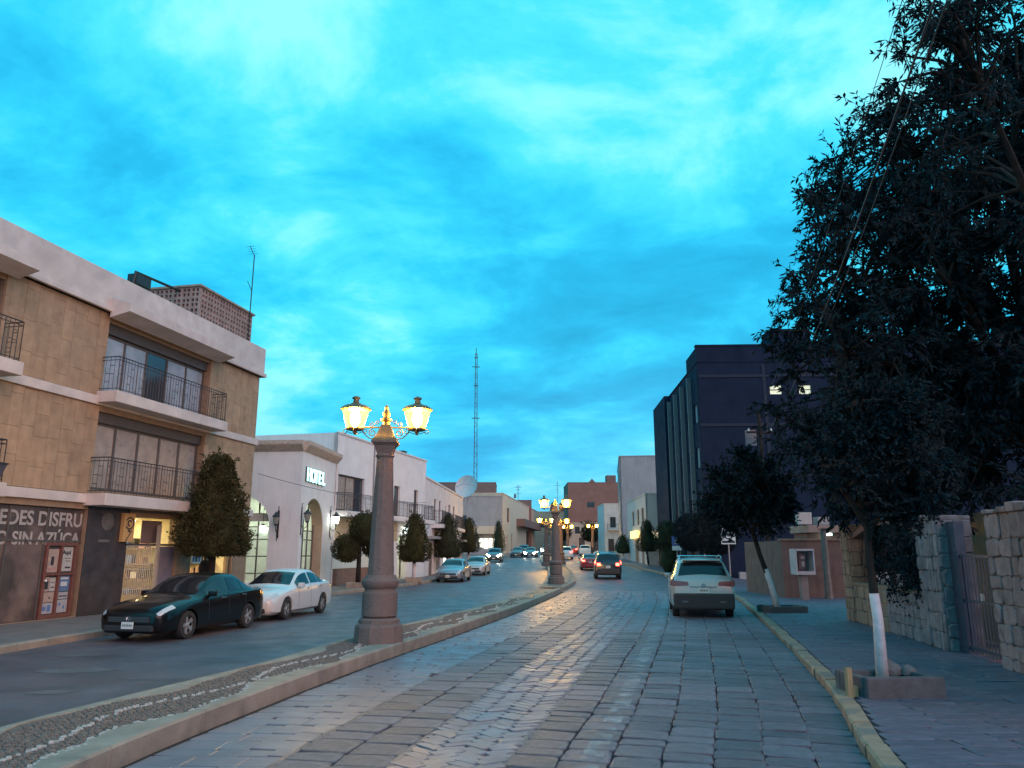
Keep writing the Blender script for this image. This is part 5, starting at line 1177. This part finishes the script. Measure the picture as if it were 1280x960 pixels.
# shrubs behind the low wall
random.seed(3)
for (lx, ly, lz, lab, R_) in ((3.9, -.1, 1.5, 'dark climbing shrub hanging over the low wall beside the grey pier', .62), (6.2, -.15, 1.95, 'sparse leafy climber on the bars near the warm pier', .55), (1.2, -1.6, 2.0, 'dark shrub behind the iron gate', .9)):
    p = Vector((7.6, 12.4, .14)) + Matrix.Rotation(thW, 3, 'Z') @ Vector((lx, ly, 0)); t = thing('climbing_shrub', lab, 'shrub', p, thW, 'shrubs at the garden wall')
    cl = [((random.uniform(-R_, R_) * 1.1, random.uniform(-.3, .25), lz + random.uniform(-R_, R_)), .3) for _ in range(16 if R_ < .6 else 30)]
    st = MB(); P = []; D = []
    for c, r in cl:
        st.tube([(0, -.35, 0), (c[0] * .4, -.3, c[2] * .6), c], [.02, .014, .006], 4)
        n = 130; P.append(np.array(c) + rng.normal(0, r * .45, (n, 3)) * np.array([1, .5, 1])); D.append(rng.normal(size=(n, 3)))
    st.build('stems', M_bark, t, normals=False); P = np.concatenate(P); D = np.concatenate(D); v, f = leaves(P, D, rng.uniform(.06, .11, len(P)), rng.uniform(.03, .06, len(P))); link('foliage', fast_mesh('foliage', v, f), M_leafd, t)
# ---------------------------------------------------------------- cars: local +x forward, origin on the ground at mid length
M_tyre = mat('tyre_rubber', (.02, .02, .022), .85)
M_rim = mat('alloy_rim', (.45, .45, .47), .35, metal=.7)
M_cglass = mat('car_glass', (.014, .016, .02), .05, spec=.45)
M_chrome = mat('chrome', (.6, .6, .62), .2, metal=1.0)
M_blackp = mat('black_plastic', (.025, .025, .028), .6)
M_hl_off = mat('headlamp_lens', (.45, .46, .48), .12, spec=.9)
M_tl_off = mat('tail_lamp_lens', (.20, .02, .02), .2, spec=.8)
M_hl_on = mat('headlamp_lit', (1, 1, .9), .3, emit=(1.0, .93, .75), estr=70)
M_tl_on = mat('tail_lamp_lit', (.8, .1, .08), .3, emit=(1.0, .05, .03), estr=16)
M_plate = mat('number_plate', (.62, .63, .60), .5, var=.08, vscale=20)
M_platei = mat('plate_ink', (.08, .12, .1), .6)
def paint(name, c, metal=.3, rough=.3): return mat('paint_' + name, c, rough, metal=metal, coat=.6)
SEDAN = dict(st=[(2.30, .66, .30, .50, .56, .52), (2.24, .76, .22, .60, .68, .62), (2.05, .83, .18, .70, .79, .68), (1.55, .885, .18, .80, .89, .72), (1.0, .895, .18, .88, .97, .72), (.15, .895, .18, .93, 1.38, .57), (-.35, .895, .18, .95, 1.45, .57), (-1.0, .895, .18, .97, 1.40, .55), (-1.72, .885, .18, 1.0, 1.07, .68), (-2.08, .85, .20, .97, 1.05, .70), (-2.22, .80, .26, .88, .99, .66), (-2.30, .70, .36, .74, .82, .58)],
             wb=(1.36, -1.33), r=.32, ws=(.88, .20), rw=(-1.08, -1.66), sw=[(.62, -.30), (-.40, -1.02), (-1.06, -1.40)])
SUV = dict(st=[(2.26, .68, .38, .66, .72, .55), (2.20, .80, .28, .78, .88, .66), (2.0, .87, .24, .88, .97, .74), (1.55, .915, .24, .96, 1.05, .78), (1.08, .92, .24, 1.02, 1.10, .76), (.35, .92, .24, 1.05, 1.54, .62), (-.4, .92, .24, 1.07, 1.64, .64), (-1.5, .92, .24, 1.09, 1.61, .63), (-1.78, .915, .26, 1.09, 1.54, .62), (-2.10, .90, .28, 1.07, 1.14, .74), (-2.20, .88, .30, .98, 1.04, .74), (-2.25, .84, .36, .88, .93, .72)],
           wb=(1.36, -1.34), r=.355, ws=(.98, .40), rw=(-1.80, -2.07), sw=[(.72, -.22), (-.30, -1.12), (-1.2, -1.66)])
def car_surface(spec):
    st = sorted(spec['st'], key=lambda q: q[0]); fs = [hermite([(q[0], q[i]) for q in st]) for i in range(1, 6)]
    def sec(x):
        w, zb, be, tp, wt = [float(f(x)) for f in fs]
        return [(0, zb), (w - .14, zb), (w - .03, zb + .08), (w, zb + .26), (w - .01, (be + zb + .26) / 2 + .05), (w - .035, be - .03), (w - .06, be), (max(wt + .05, .3), max(tp - .085, be + .02)), (wt - .02, tp - .025), (wt * .6, tp + .0), (0, tp + .02)]
    def S_(x, j):
        s = sec(x); i = min(int(j), len(s) - 2); t = j - i
        return Vector((x, s[i][0] * (1 - t) + s[i + 1][0] * t, s[i][1] * (1 - t) + s[i + 1][1] * t))
    return sec, S_, st[0][0], st[-1][0]
def patch(S_, xa, xb, ja, jb, off, side=1, nx=8, nj=5, mirror=False):
    """surface patch lifted off the body along its normal"""
    mb = MB(); js = [ja + (jb - ja) * k / nj for k in range(nj + 1)]; xs = [xa + (xb - xa) * i / nx for i in range(nx + 1)]
    def pt(x, j):
        p = S_(x, j); a = S_(x + .01, j) - S_(x - .01, j); b = S_(x, min(j + .02, 9.99)) - S_(x, max(j - .02, 0)); n = a.cross(b)
        n = n.normalized() if n.length > 1e-9 else Vector((0, 0, 1))
        if n.y < 0 and j < 8 or n.z < 0 and j >= 8: n = -n
        p = p + n * off; return p
    if mirror:
        cols_ = [[pt(x, j) for j in js] for x in xs]; rows = [c + [Vector((p.x, -p.y, p.z)) for p in reversed(c[:-1])] for c in cols_]
    else: rows = [[Vector((p.x, p.y * side, p.z)) for p in (pt(x, j) for j in js)] for x in xs]
    m = len(rows[0]); mb.add([p[:] for r in rows for p in r], [(i * m + k, i * m + k + 1, (i + 1) * m + k + 1, (i + 1) * m + k) for i in range(nx) for k in range(m - 1)])
    return mb
def body_mesh(spec):
    sec, S_, x0, x1 = car_surface(spec); xs = sorted(set(list(np.linspace(x0, x1, 56)) + [q[0] for q in spec['st']])); rows = []
    for x in xs:
        s = sec(x); rows.append([(x, y, z) for y, z in s] + [(x, -y, z) for y, z in reversed(s[1:-1])])
    m = len(rows[0]); v = [p for r in rows for p in r]; f = [(i * m + k, i * m + (k + 1) % m, (i + 1) * m + (k + 1) % m, (i + 1) * m + k) for i in range(len(xs) - 1) for k in range(m)]
    f.append(tuple(reversed(range(m)))); f.append(tuple((len(xs) - 1) * m + k for k in range(m)))
    mb = MB(); mb.add(v, f); o = mb.build('body', M_rim)
    cut = MB()
    for wx in spec['wb']:
        for s in (-1, 1): cut.lathe([(spec['r'] + .045, 0), (spec['r'] + .045, .5)], 28, M=Matrix.Translation((wx, s * .58 if s > 0 else -1.08, spec['r'] + .0)) @ Matrix.Rotation(R(-90), 4, 'X'))
    co = cut.build('cutter', M_rim)
    md = o.modifiers.new('b', 'BOOLEAN'); md.object = co; md.operation = 'DIFFERENCE'; md.solver = 'EXACT'
    me = bpy.data.meshes.new_from_object(o.evaluated_get(bpy.context.evaluated_depsgraph_get()))
    bpy.data.objects.remove(o); bpy.data.objects.remove(co)
    me.materials.clear(); me.polygons.foreach_set('use_smooth', [True] * len(me.polygons)); me.set_sharp_from_angle(angle=R(32))
    return me
BODY = {}
def emblem(parent, x, z, sgn, r=.055):
    """ring with two nested V strokes"""
    Mx = Matrix.Translation((x, 0, z)) @ Matrix.Rotation(R(90) * sgn, 4, 'Y') @ Matrix.Rotation(R(90), 4, 'Z')
    mb = MB(); ring(mb, r, r * .84, Mx, .006, 20)
    for pts in (((-.55, .62), (-.0, -.05), (.55, .62)), ((-.78, .3), (-.36, -.72), (0, .1), (.36, -.72), (.78, .3))):
        q = [tuple(Mx @ Vector((a * r, b * r, .004))) for a, b in pts]; mb.tube(q, r * .09, 4)
    mb.build('emblem', M_chrome, parent)
def car(name, label, spec, key, pmat, loc, heading, front_on=False, tail_on=False, cat='car', group=None, detail=True, dark_lower=False, rails=False, plate_front=True):
    t = thing(name, label, cat, loc, heading, group)
    if key not in BODY: BODY[key] = body_mesh(spec)
    me = BODY[key].copy(); me.materials.append(pmat); body = link('body', me, None, t)
    sec, S_, x0, x1 = car_surface(spec)
    patch(S_, spec['ws'][0], spec['ws'][1], 8.0, 10, .006, mirror=True).build('windscreen', M_cglass, t, smooth=True)
    patch(S_, spec['rw'][0], spec['rw'][1], 8.05, 10, .006, mirror=True).build('rear_window', M_cglass, t, smooth=True)
    for s in (-1, 1):
        for a, b in spec['sw']: patch(S_, a, b, 6.12, 6.93, .006, s, 8, 2).build('side_window', M_cglass, t, smooth=True)
        for wx in spec['wb']:
            r = spec['r']; Mw = Matrix.Translation((wx, s * .68, r)) @ Matrix.Rotation(R(-90) * s, 4, 'X')
            mb = MB(); mb.lathe([(r * .62, 0), (r * .93, 0), (r, .04), (r, .16), (r * .94, .20), (r * .66, .205), (r * .64, .17)], 26, M=Mw, cap=False); wh = mb.build('wheel', M_tyre, t, angle=40)
            rb = MB(); rb.lathe([(r * .66, .19), (r * .63, .15)], 24, M=Mw, cap=False); rb.lathe([(r * .12, .1), (r * .15, .185), (r * .08, .195)], 12, M=Mw)
            rb.lathe([(r * .645, .07), (r * .645, .075)], 24, M=Mw)
            for k in range(5):
                Mk = Mw @ Matrix.Rotation(k * 2 * math.pi / 5, 4, 'Z'); rb.add([tuple(Mk @ Vector(q)) for q in ((.02, -.03, .17), (r * .64, -.045, .185), (r * .64, .045, .185), (.02, .03, .17), (.02, -.03, .14), (r * .64, -.045, .15), (r * .64, .045, .15), (.02, .03, .14))], [(0, 1, 2, 3), (0, 4, 5, 1), (3, 2, 6, 7), (1, 5, 6, 2)])
            rb.build('rim', M_rim, wh)
        fx = x1; hl = M_hl_on if front_on else M_hl_off; tl = M_tl_on if tail_on else M_tl_off
        patch(S_, fx - .46, fx - .05, 5.0, 7.4, .008, s, 8, 4).build('headlight', hl, t, smooth=True)
        patch(S_, x0 + .05, x0 + .34, 4.7, 6.6 if spec is SEDAN else 6.4, .008, s, 8, 4).build('tail_light', tl, t, smooth=True)
        mz = .98 if spec is SEDAN else 1.1
        mb = MB(); mb.bbox(spec['ws'][0] - .42, spec['ws'][0] - .28, s * .93 - .09, s * .93 + .09, mz - .06, mz + .07, .025); mb.box(spec['ws'][0] - .38, spec['ws'][0] - .32, min(s * .80, s * .86), max(s * .80, s * .86), mz - .05, mz - .02); mb.build('mirror', pmat, t, angle=40)
        if detail:
            for dx in (spec['ws'][0] - .32, -.35, -1.14):
                patch(S_, dx, dx + .014, 2.1, 6.1, .003, s, 1, 10).build('door_seam', M_blackp, t)
            for dx in (.02 if spec is SEDAN else 0, -.95):
                p = S_(dx - .12, 5.0); mb = MB(); mb.bbox(dx - .22, dx - .04, min(s * (p.y - .005), s * (p.y + .03)), max(s * (p.y - .005), s * (p.y + .03)), p.z - .06, p.z - .03, .008); mb.build('door_handle', M_chrome, t)
    zf = .30 if spec is SEDAN else .38
    for s in (-1, 1):
        if tail_on:
            za, zb = (.76, .90) if spec is SEDAN else (.84, 1.0); mb = MB(); mb.bbox(x0 - .012, x0 + .2, min(s * .50, s * .74), max(s * .50, s * .74), za, zb, .02); mb.build('tail_light', M_tl_on, t)
        if front_on:
            za, zb = (.50, .62) if spec is SEDAN else (.66, .79); mb = MB(); mb.bbox(x1 - .15, x1 + .03, min(s * .44, s * .68), max(s * .44, s * .68), za, zb, .02); mb.build('headlight', M_hl_on, t)
    mb = MB(); mb.bbox(x1 - .02, x1 + .03, -.52, .52, zf + .14, zf + .26, .012)
    g = mb.build('grille', M_blackp, t)
    if detail:
        mb = MB()
        for k in range(3): mb.box(x1 + .031, x1 + .036, -.5, .5, zf + .16 + k * .035, zf + .165 + k * .035)
        mb.build('grille_bar', M_chrome, g)
    mb = MB(); mb.bbox(x1 - .1, x1 + .025, -.62, .62, zf - .06, zf + .08, .03); mb.build('front_bumper', M_blackp, t)
    mb = MB(); mb.bbox(x0 - .03, x0 + .14, -.74, .74, (.30 if spec is SEDAN else .34), (.46 if spec is SEDAN else .66), .035); mb.build('rear_bumper', M_blackp if dark_lower else pmat, t)
    if plate_front:
        mb = MB(); mb.box(x1 + .037, x1 + .05, -.15, .15, zf + .0, zf + .15); pl = mb.build('number_plate', M_plate, t)
        if detail:
            mb = MB()
            for k in range(6): mb.box(x1 + .0505, x1 + .052, -.12 + k * .042, -.095 + k * .042, zf + .05, zf + .10)
            mb.build('plate_print', M_platei, pl)
    zr = .72 if spec is SEDAN else .78
    mb = MB(); mb.box(x0 - .02, x0 - .005, -.15, .15, zr - .08, zr + .06); pl = mb.build('number_plate', M_plate, t)
    if detail:
        mb = MB()
        for k in range(6): mb.box(x0 - .0225, x0 - .021, -.12 + k * .042, -.095 + k * .042, zr - .04, zr + .02)
        mb.build('plate_print', M_platei, pl)
        emblem(t, x1 + .038, zf + .22, 1); 
    if rails:
        for s in (-1, 1):
            mb = MB(); mb.tube([(.25, s * .60, 1.52), (.15, s * .61, 1.64), (-.6, s * .63, 1.715), (-1.45, s * .62, 1.68), (-1.6, s * .62, 1.6)], .02, 6); mb.build('roof_rail', M_chrome, t)
        for xx in (-.1, -1.15): mb = MB(); mb.tube([(xx, -.63, 1.70), (xx, .63, 1.70)], .014, 6); mb.build('cross_bar', M_chrome, t)
    return t
def head(p_rear, p_front): return math.atan2(p_front[1] - p_rear[1], p_front[0] - p_rear[0])
# parked on the left, facing the viewer
h1 = math.atan2(-2.72, -.53); nrm = Vector((math.cos(h1 + math.pi / 2), math.sin(h1 + math.pi / 2)))
GP = 'cars parked along the left kerb'
# wheels on the street side are the car's left side (+y local): centre = wheel point - normal*.86
def from_wheels(fx, fy, h, wbx=1.36, half=.86):
    n = Vector((math.cos(h + math.pi / 2), math.sin(h + math.pi / 2))); d = Vector((math.cos(h), math.sin(h)))
    c = Vector((fx, fy)) - n * half - d * wbx; return (c.x, c.y, 0)
bs = car('sedan', 'black sedan parked at the left kerb in front of the lit shop, facing the viewer', SEDAN, 'sedan', mat('paint_black', (.005, .005, .006), .22, spec=.35, coat=.15), from_wheels(-7.25, 17.75, h1), h1, group=GP)
h2 = math.atan2(-2.6, -.42)
ws_ = car('sedan', 'white sedan parked right behind the black sedan', SEDAN, 'sedan', paint('white', (.62, .60, .60), .1, .3), from_wheels(-6.42, 22.75, h2), h2, group=GP)
bs.scale = ws_.scale = (.955, .955, .955); ws_.location.x -= .06
h3 = math.atan2(-1, -.1)
car('sedan', 'silver blue sedan parked beyond the cone tree on the left', SEDAN, 'sedan', paint('silver', (.30, .34, .38), .6, .3), (-3.85, 52.0, z0(52)), h3, group=GP)
car('sedan', 'pale sedan parked behind the silver blue one', SEDAN, 'sedan', paint('pale', (.48, .47, .46), .3, .3), (-2.85, 63.5, z0(63)), h3, group=GP)
GO = 'traffic coming along the left carriageway'
car('sport_utility_car', 'oncoming SUV with bright headlights, nearest of the oncoming traffic', SUV, 'suv', paint('grey', (.16, .17, .19), .5, .3), (-2.05, 93.5, z0(93)), h3 + .05, front_on=True, group=GO, detail=False)
car('sedan', 'grey sedan standing at the far left kerb before the cream building', SEDAN, 'sedan', paint('dgrey', (.12, .12, .13), .5, .3), (.85, 113, z0(113)), h3 - .03, group=GO, detail=False)
car('sport_utility_car', 'dark SUV at the far left, behind the grey sedan', SUV, 'suv', paint('dgrey', (.12, .12, .13)), (1.9, 122, z0(122)), h3 - .05, group=GO, detail=False)
car('sedan', 'oncoming sedan with both headlights lit far down the street', SEDAN, 'sedan', paint('grey', (.16, .17, .19)), (2.75, 112, z0(112)), h3 - .02, front_on=True, group=GO, detail=False)
car('sport_utility_car', 'white oncoming SUV half hidden behind the second lamp post', SUV, 'suv', paint('white', (.62, .60, .60)), (5.7, 125, z0(125)), h3 - .06, front_on=True, group=GO, detail=False)
# traffic going away on the right
GR = 'cars heading away on the right carriageway'
h4 = math.atan2(1, .16)
s1 = car('sport_utility_car', 'silver beige SUV seen from behind at the right kerb, nearest on the right', SUV, 'suv', paint('beige', (.46, .38, .35), .3, .32), (5.95, 25.1, 0), math.atan2(1, .17), group=GR, dark_lower=True, rails=True)
sec, S_, x0, x1 = car_surface(SUV)
mb = MB(); mb.bbox(x0 - .055, x0 + .14, -.86, .86, .27, .69, .05); mb.build('rear_bumper', M_blackp, s1)
mb = MB(); mb.bbox(x0 - .07, x0 - .04, -.62, -.45, .44, .49, .01); mb.bbox(x0 - .07, x0 - .04, .45, .62, .44, .49, .01); mb.build('exhaust_trim', mat('dull_steel', (.12, .12, .13), .5, metal=.5), s1)
s1.scale = (1, 1.0, 1.05)
emblem(s1, x0 - .03, .90, -1, .06)
for s in (-1, 1):
    mb = MB(); mb.add([(x0 + .01, s * .42, .93), (x0 - .035, s * .42, .91), (x0 - .015, s * .85, .88), (x0 + .30, s * .935, .90), (x0 + .04, s * .44, 1.00), (x0 - .005, s * .44, 1.0), (x0 + .05, s * .87, 1.03), (x0 + .36, s * .93, 1.02)], [(1, 2, 6, 5), (2, 3, 7, 6), (0, 1, 5, 4), (4, 5, 6, 7), (0, 3, 2, 1), (0, 4, 7, 3)]); mb.build('tail_light', M_tl_off, s1)
    mb = MB(); mb.box(x0 - .045, x0 + .0, min(s * .66, s * .74), max(s * .66, s * .74), .50, .56); mb.build('reflector', M_tl_off, s1)
mb = MB(); mb.box(x0 - .012, x0 + .02, -.38, .38, .855, .87); mb.build('tailgate_trim', M_blackp, s1)
mb = MB(); mb.bbox(-1.95, -1.6, -.55, .55, 1.565, 1.60, .012, M=Matrix.Translation((0, 0, 0))); mb.build('roof_spoiler', paint('beige', (.46, .38, .35)), s1)
dk = car('sport_utility_car', 'dark SUV with red tail lights lit, driving away in mid road', SUV, 'suv', paint('dark', (.03, .026, .03), .3, .25), (6.85, 56.5, z0(56)), math.atan2(1, .08), tail_on=True, group=GR, rails=True, dark_lower=True); dk.scale = (1.08, 1.04, 1.1)
car('sedan', 'red sedan braking just ahead of the dark SUV', SEDAN, 'sedan', paint('red', (.35, .03, .03), .2, .25), (7.25, 73, z0(73)), math.atan2(1, .06), tail_on=True, group=GR)
car('sedan', 'pale blue car ahead of the red sedan, partly hidden by the dark SUV', SEDAN, 'sedan', paint('blue', (.30, .42, .52), .4, .25), (9.2, 82, z0(82)), math.atan2(1, .05), group=GR, detail=False)
car('sport_utility_car', 'white SUV with lit tail lights close to the far median', SUV, 'suv', paint('white', (.62, .60, .60)), (7.1, 103, z0(103)), math.atan2(1, .04), tail_on=True, group=GR, detail=False, rails=True)
car('sport_utility_car', 'white van like SUV farthest away on the right carriageway', SUV, 'suv', paint('white', (.62, .60, .60)), (11.2, 119, z0(119)), math.atan2(1, .1), group=GR, detail=False)
car('sedan', 'red sedan farthest away, left of the farthest white SUV', SEDAN, 'sedan', paint('red', (.35, .03, .03)), (10.0, 128, z0(128)), math.atan2(1, .12), tail_on=True, group=GR, detail=False)
# ---------------------------------------------------------------- signs, cables, person
M_sw = mat('sign_white', (.62, .62, .62), .5, var=.05); M_sb = mat('sign_blue', (.04, .10, .30), .5); M_sk = mat('sign_black', (.02, .02, .025), .5); M_pole = mat('sign_pole', (.30, .29, .29), .5, metal=.4)
def sign(name, label, x, y, h, w, hh, m, group='traffic signs on the right pavement'):
    t = thing(name, label, 'sign', (x, y, z0(y) + .14), R(-12), group)
    mb = MB(); mb.lathe([(.035, -.02), (.035, h + hh)], 8); mb.build('pole', M_pole, t)
    mb = MB(); mb.bbox(-w / 2, w / 2, -.06, -.038, h, h + hh, .008); return t, mb.build('plate', m, t)
def disc(mb, cx, cz, r, y, h=.004, seg=18): mb.lathe([(r, 0), (r, h)], seg, M=Matrix.Translation((cx, y, cz)) @ Matrix.Rotation(R(90), 4, 'X'))
# parking restricted to cars: white board, ring with a car front, caption bar
t, p = sign('traffic_sign', 'white board with a car in a black ring on a tall pole', 12.55, 45, 2.2, .80, 1.05, M_sw)
Mr = Matrix.Translation((0, -.0605, 2.82)) @ Matrix.Rotation(R(90), 4, 'X')
mb = MB(); ring(mb, .33, .275, Mr, .004, 26); mb.prism([(-.22, 2.68), (.22, 2.68), (.22, 2.80), (.16, 2.84), (.11, 2.95), (-.11, 2.95), (-.16, 2.84), (-.22, 2.80)], -.066, -.061); mb.box(-.19, -.11, -.066, -.061, 2.62, 2.69); mb.box(.11, .19, -.066, -.061, 2.62, 2.69); mb.box(-.36, .36, -.066, -.061, 2.27, 2.40); mb.build('symbol', M_sk, p)
mb = MB(); mb.prism([(-.09, 2.85), (.09, 2.85), (.07, 2.92), (-.07, 2.92)], -.070, -.0665); disc(mb, -.15, 2.76, .03, -.0665); disc(mb, .15, 2.76, .03, -.0665); mb.build('symbol', M_sw, p)
# disabled parking
t, p = sign('traffic_sign', 'blue wheelchair parking sign with white lower plate', 13.15, 62, 2.15, .75, .75, M_sb)
mb = MB(); mb.bbox(-.375, .375, -.06, -.038, 1.78, 2.12, .008); mb.build('lower_plate', M_sw, t)
mb = MB(); disc(mb, .0, 2.76, .05, -.061); mb.tube([(0, -.066, 2.7), (.0, -.066, 2.5), (.14, -.066, 2.48), (.2, -.066, 2.32)], .024, 4); mb.tube([(0, -.066, 2.6), (.12, -.066, 2.6)], .02, 4)
ring(mb, .16, .115, Matrix.Translation((-.02, -.061, 2.43)) @ Matrix.Rotation(R(90), 4, 'X'), .004, 20, 120, 380); mb.build('symbol', M_sw, p)
t, p = sign('traffic_sign', 'faded bus sign between the round dark trees', 13.25, 53.5, 2.4, .6, .8, mat('sign_faded', (.22, .25, .30), .5))
mb = MB(); mb.prism([(-.2, 2.6), (.2, 2.6), (.2, 3.0), (.14, 3.06), (-.14, 3.06), (-.2, 3.0)], -.066, -.061); mb.build('symbol', M_sk, p); mb = MB(); mb.box(-.15, .15, -.071, -.0665, 2.82, 2.96); mb.build('symbol', mat('sign_faded', (.22, .25, .30)), p)
# wedge shaped dark sign at the left picture edge
fl = thing('projecting_sign', 'dark projecting shop sign on the beige building at the left edge', 'sign'); fl.matrix_world = b1.matrix_basis.copy()
mb = MB(); mb.add([(12.65, .12, 3.3), (12.65, .7, 3.3), (13.0, .7, 3.3), (13.0, .12, 3.3), (12.5, .12, 3.95), (12.5, .85, 3.95), (13.15, .85, 3.95), (13.15, .12, 3.95)], [(0, 3, 2, 1), (4, 5, 6, 7), (0, 1, 5, 4), (1, 2, 6, 5), (2, 3, 7, 6), (3, 0, 4, 7)]); mb.build('sign_box', mat('sign_dark_blue', (.06, .06, .09), .5, var=.2), fl); mb = MB(); mb.tube([(12.8, .05, 4.1), (12.8, .8, 4.0)], .02, 5); mb.box(12.48, 13.17, .1, .87, 3.951, 3.99); mb.build('bracket', M_rail, fl)
# cables
def cable(label, a, b, sag, r=.012, n=24):
    a, b = Vector(a), Vector(b); pts = [a.lerp(b, i / n) - Vector((0, 0, sag * 4 * (i / n) * (1 - i / n))) for i in range(n + 1)]
    mb = MB(); mb.tube(pts, r, 5); return tag(mb.build('cable', M_cable, smooth=True), label, 'cable', 'overhead cables on the right')
M_cable = mat('cable_black', (.04, .035, .04), .6)
cable('thick overhead cable crossing the big tree from the top right', (4.1, 5.2, 8.0), (13.2, 40, 7.8), .9, .015)
cable('second cable close beside the thick one', (4.25, 5.3, 8.0), (13.3, 40, 8.1), 1.15, .009)
cable('thin upper cable at the top right, left of the thick one', (3.75, 5.2, 7.9), (13.0, 40, 9.0), .6, .005)
tag(cable('thin cable from the beige building corner to the hotel and beyond', (-10.3, 30.9, 5.0), (-6.0, 54, 5.3), .35, .012), 'thin cable from the beige building corner to the hotel and beyond', 'cable', 'overhead cables on the left')
up = thing('utility_pole', 'dark utility pole carrying the cables among the right trees', 'pole', (13.25, 40.2, .1)); mb = MB(); mb.lathe([(.15, 0), (.10, 9.2)], 10); mb.build('shaft', M_bark, up); mb = MB(); mb.box(-.7, .7, -.05, .05, 8.0, 8.1); mb.build('cross_arm', M_bark, up)
mb = MB()
for x in (-.6, .05, .6): mb.lathe([(.04, 8.1), (.05, 8.16), (.03, 8.25)], 8, c=(x, 0, 0))
mb.build('insulator', M_sw, up)
# person in dark clothes beside the lit doorway
def person(label, loc, rz):
    t = thing('person', label, 'person', loc, rz)
    J = dict(pel=(0, 0, .93), wst=(0, .0, 1.08), chest=(0, .01, 1.30), neck=(0, .0, 1.47), head0=(0, -.015, 1.56), head1=(0, -.02, 1.68),
             shl=(-.18, 0, 1.41), ell=(-.25, .04, 1.13), wrl=(-.21, -.12, .93), shr=(.18, 0, 1.41), elr=(.25, .04, 1.13), wrr=(.22, -.1, .92),
             hpl=(-.09, 0, .88), knl=(-.10, -.02, .48), anl=(-.10, .03, .09), tol=(-.11, -.13, .04), hpr=(.09, 0, .88), knr=(.11, -.02, .48), anr=(.11, .03, .09), tor=(.12, -.13, .04))
    rad = dict(pel=.15, wst=.14, chest=.165, neck=.06, head0=.085, head1=.085, shl=.075, ell=.055, wrl=.04, shr=.075, elr=.055, wrr=.04, hpl=.105, knl=.07, anl=.05, tol=.04, hpr=.105, knr=.07, anr=.05, tor=.04)
    names = list(J); E_ = [('pel', 'wst'), ('wst', 'chest'), ('chest', 'neck'), ('neck', 'head0'), ('head0', 'head1'), ('chest', 'shl'), ('shl', 'ell'), ('ell', 'wrl'), ('chest', 'shr'), ('shr', 'elr'), ('elr', 'wrr'), ('pel', 'hpl'), ('hpl', 'knl'), ('knl', 'anl'), ('anl', 'tol'), ('pel', 'hpr'), ('hpr', 'knr'), ('knr', 'anr'), ('anr', 'tor')]
    # five fingers on each hand
    for s, wr in (('l', 'wrl'), ('r', 'wrr')):
        w = Vector(J[wr]); sg = -1 if s == 'l' else 1; palm = 'pm' + s; J[palm] = tuple(w + Vector((0, -.05, -.07))); rad[palm] = .032; names.append(palm); E_.append((wr, palm))
        for k in range(5):
            a, b = 'f%d%sa' % (k, s), 'f%d%sb' % (k, s); off = Vector(((k - 1.5) * .016, -.045, -.045 - .008 * (1.5 - abs(k - 1.5)))) if k < 4 else Vector((-sg * .05, -.02, -.01))
            J[a] = tuple(Vector(J[palm]) + off); J[b] = tuple(Vector(J[a]) + (Vector((0, .01, -.04)) if k < 4 else Vector((-sg * .005, -.025, -.03)))); rad[a] = .0095; rad[b] = .008; names += [a, b]; E_ += [(palm, a), (a, b)]
    me = bpy.data.meshes.new('body'); me.from_pydata([J[n] for n in names], [(names.index(a), names.index(b)) for a, b in E_], [])
    o = bpy.data.objects.new('body', me); C.objects.link(o); o.modifiers.new('s', 'SKIN'); o.modifiers.new('d', 'SUBSURF').levels = 2
    for i, n in enumerate(names): me.skin_vertices[0].data[i].radius = (rad[n], rad[n] * (.75 if n in ('pel', 'wst', 'chest') else 1)); me.skin_vertices[0].data[i].use_root = (n == 'pel')
    m2 = bpy.data.meshes.new_from_object(o.evaluated_get(bpy.context.evaluated_depsgraph_get())); bpy.data.objects.remove(o)
    skin = mat('skin', (.32, .20, .15), .6); cl = mat('dark_jacket', (.035, .032, .035), .8, var=.2); tr = mat('dark_trousers', (.03, .032, .045), .8, var=.2); sh = mat('shoe', (.02, .02, .02), .6)
    for q in (skin, cl, tr, sh): m2.materials.append(q)
    for p in m2.polygons:
        z = p.center.z; x = abs(p.center.x); p.use_smooth = True
        p.material_index = 0 if (z > 1.47 or (z < .95 and x > .17 and z > .74)) else (1 if z > .86 else (2 if z > .1 else 3))
    link('body', m2, None, t)
    hm = mat('dark_hair', (.02, .016, .014), .8)
    mb = MB(); mb.lathe([(.098, 1.60), (.103, 1.66), (.09, 1.73), (.05, 1.775), (.01, 1.785)], 16, c=(0, .0, 0)); mb.build('hair', hm, t, smooth=True)
    mb = MB(); mb.prism([(-.012, 1.60), (.012, 1.60), (.004, 1.65)], -.125, -.09); mb.build('nose', skin, t)
    for s in (-1, 1):
        mb = MB(); mb.lathe([(.004, 0), (.011, .004), (.004, .01)], 8, M=Matrix.Translation((s * .034, -.093, 1.648)) @ Matrix.Rotation(R(90), 4, 'X')); mb.build('eye', hm, t)
        mb = MB(); mb.bbox(s * .095 - .01, s * .095 + .01, -.03, .02, 1.60, 1.66, .006); mb.build('ear', skin, t)
    mb = MB(); mb.box(-.025, .025, -.1, -.09, 1.565, 1.572); mb.build('mouth', mat('lips', (.25, .11, .09), .6), t)
person('person in a dark jacket standing by the lit doorway behind the black sedan', (-10.75, 27.4, .14), R(150))
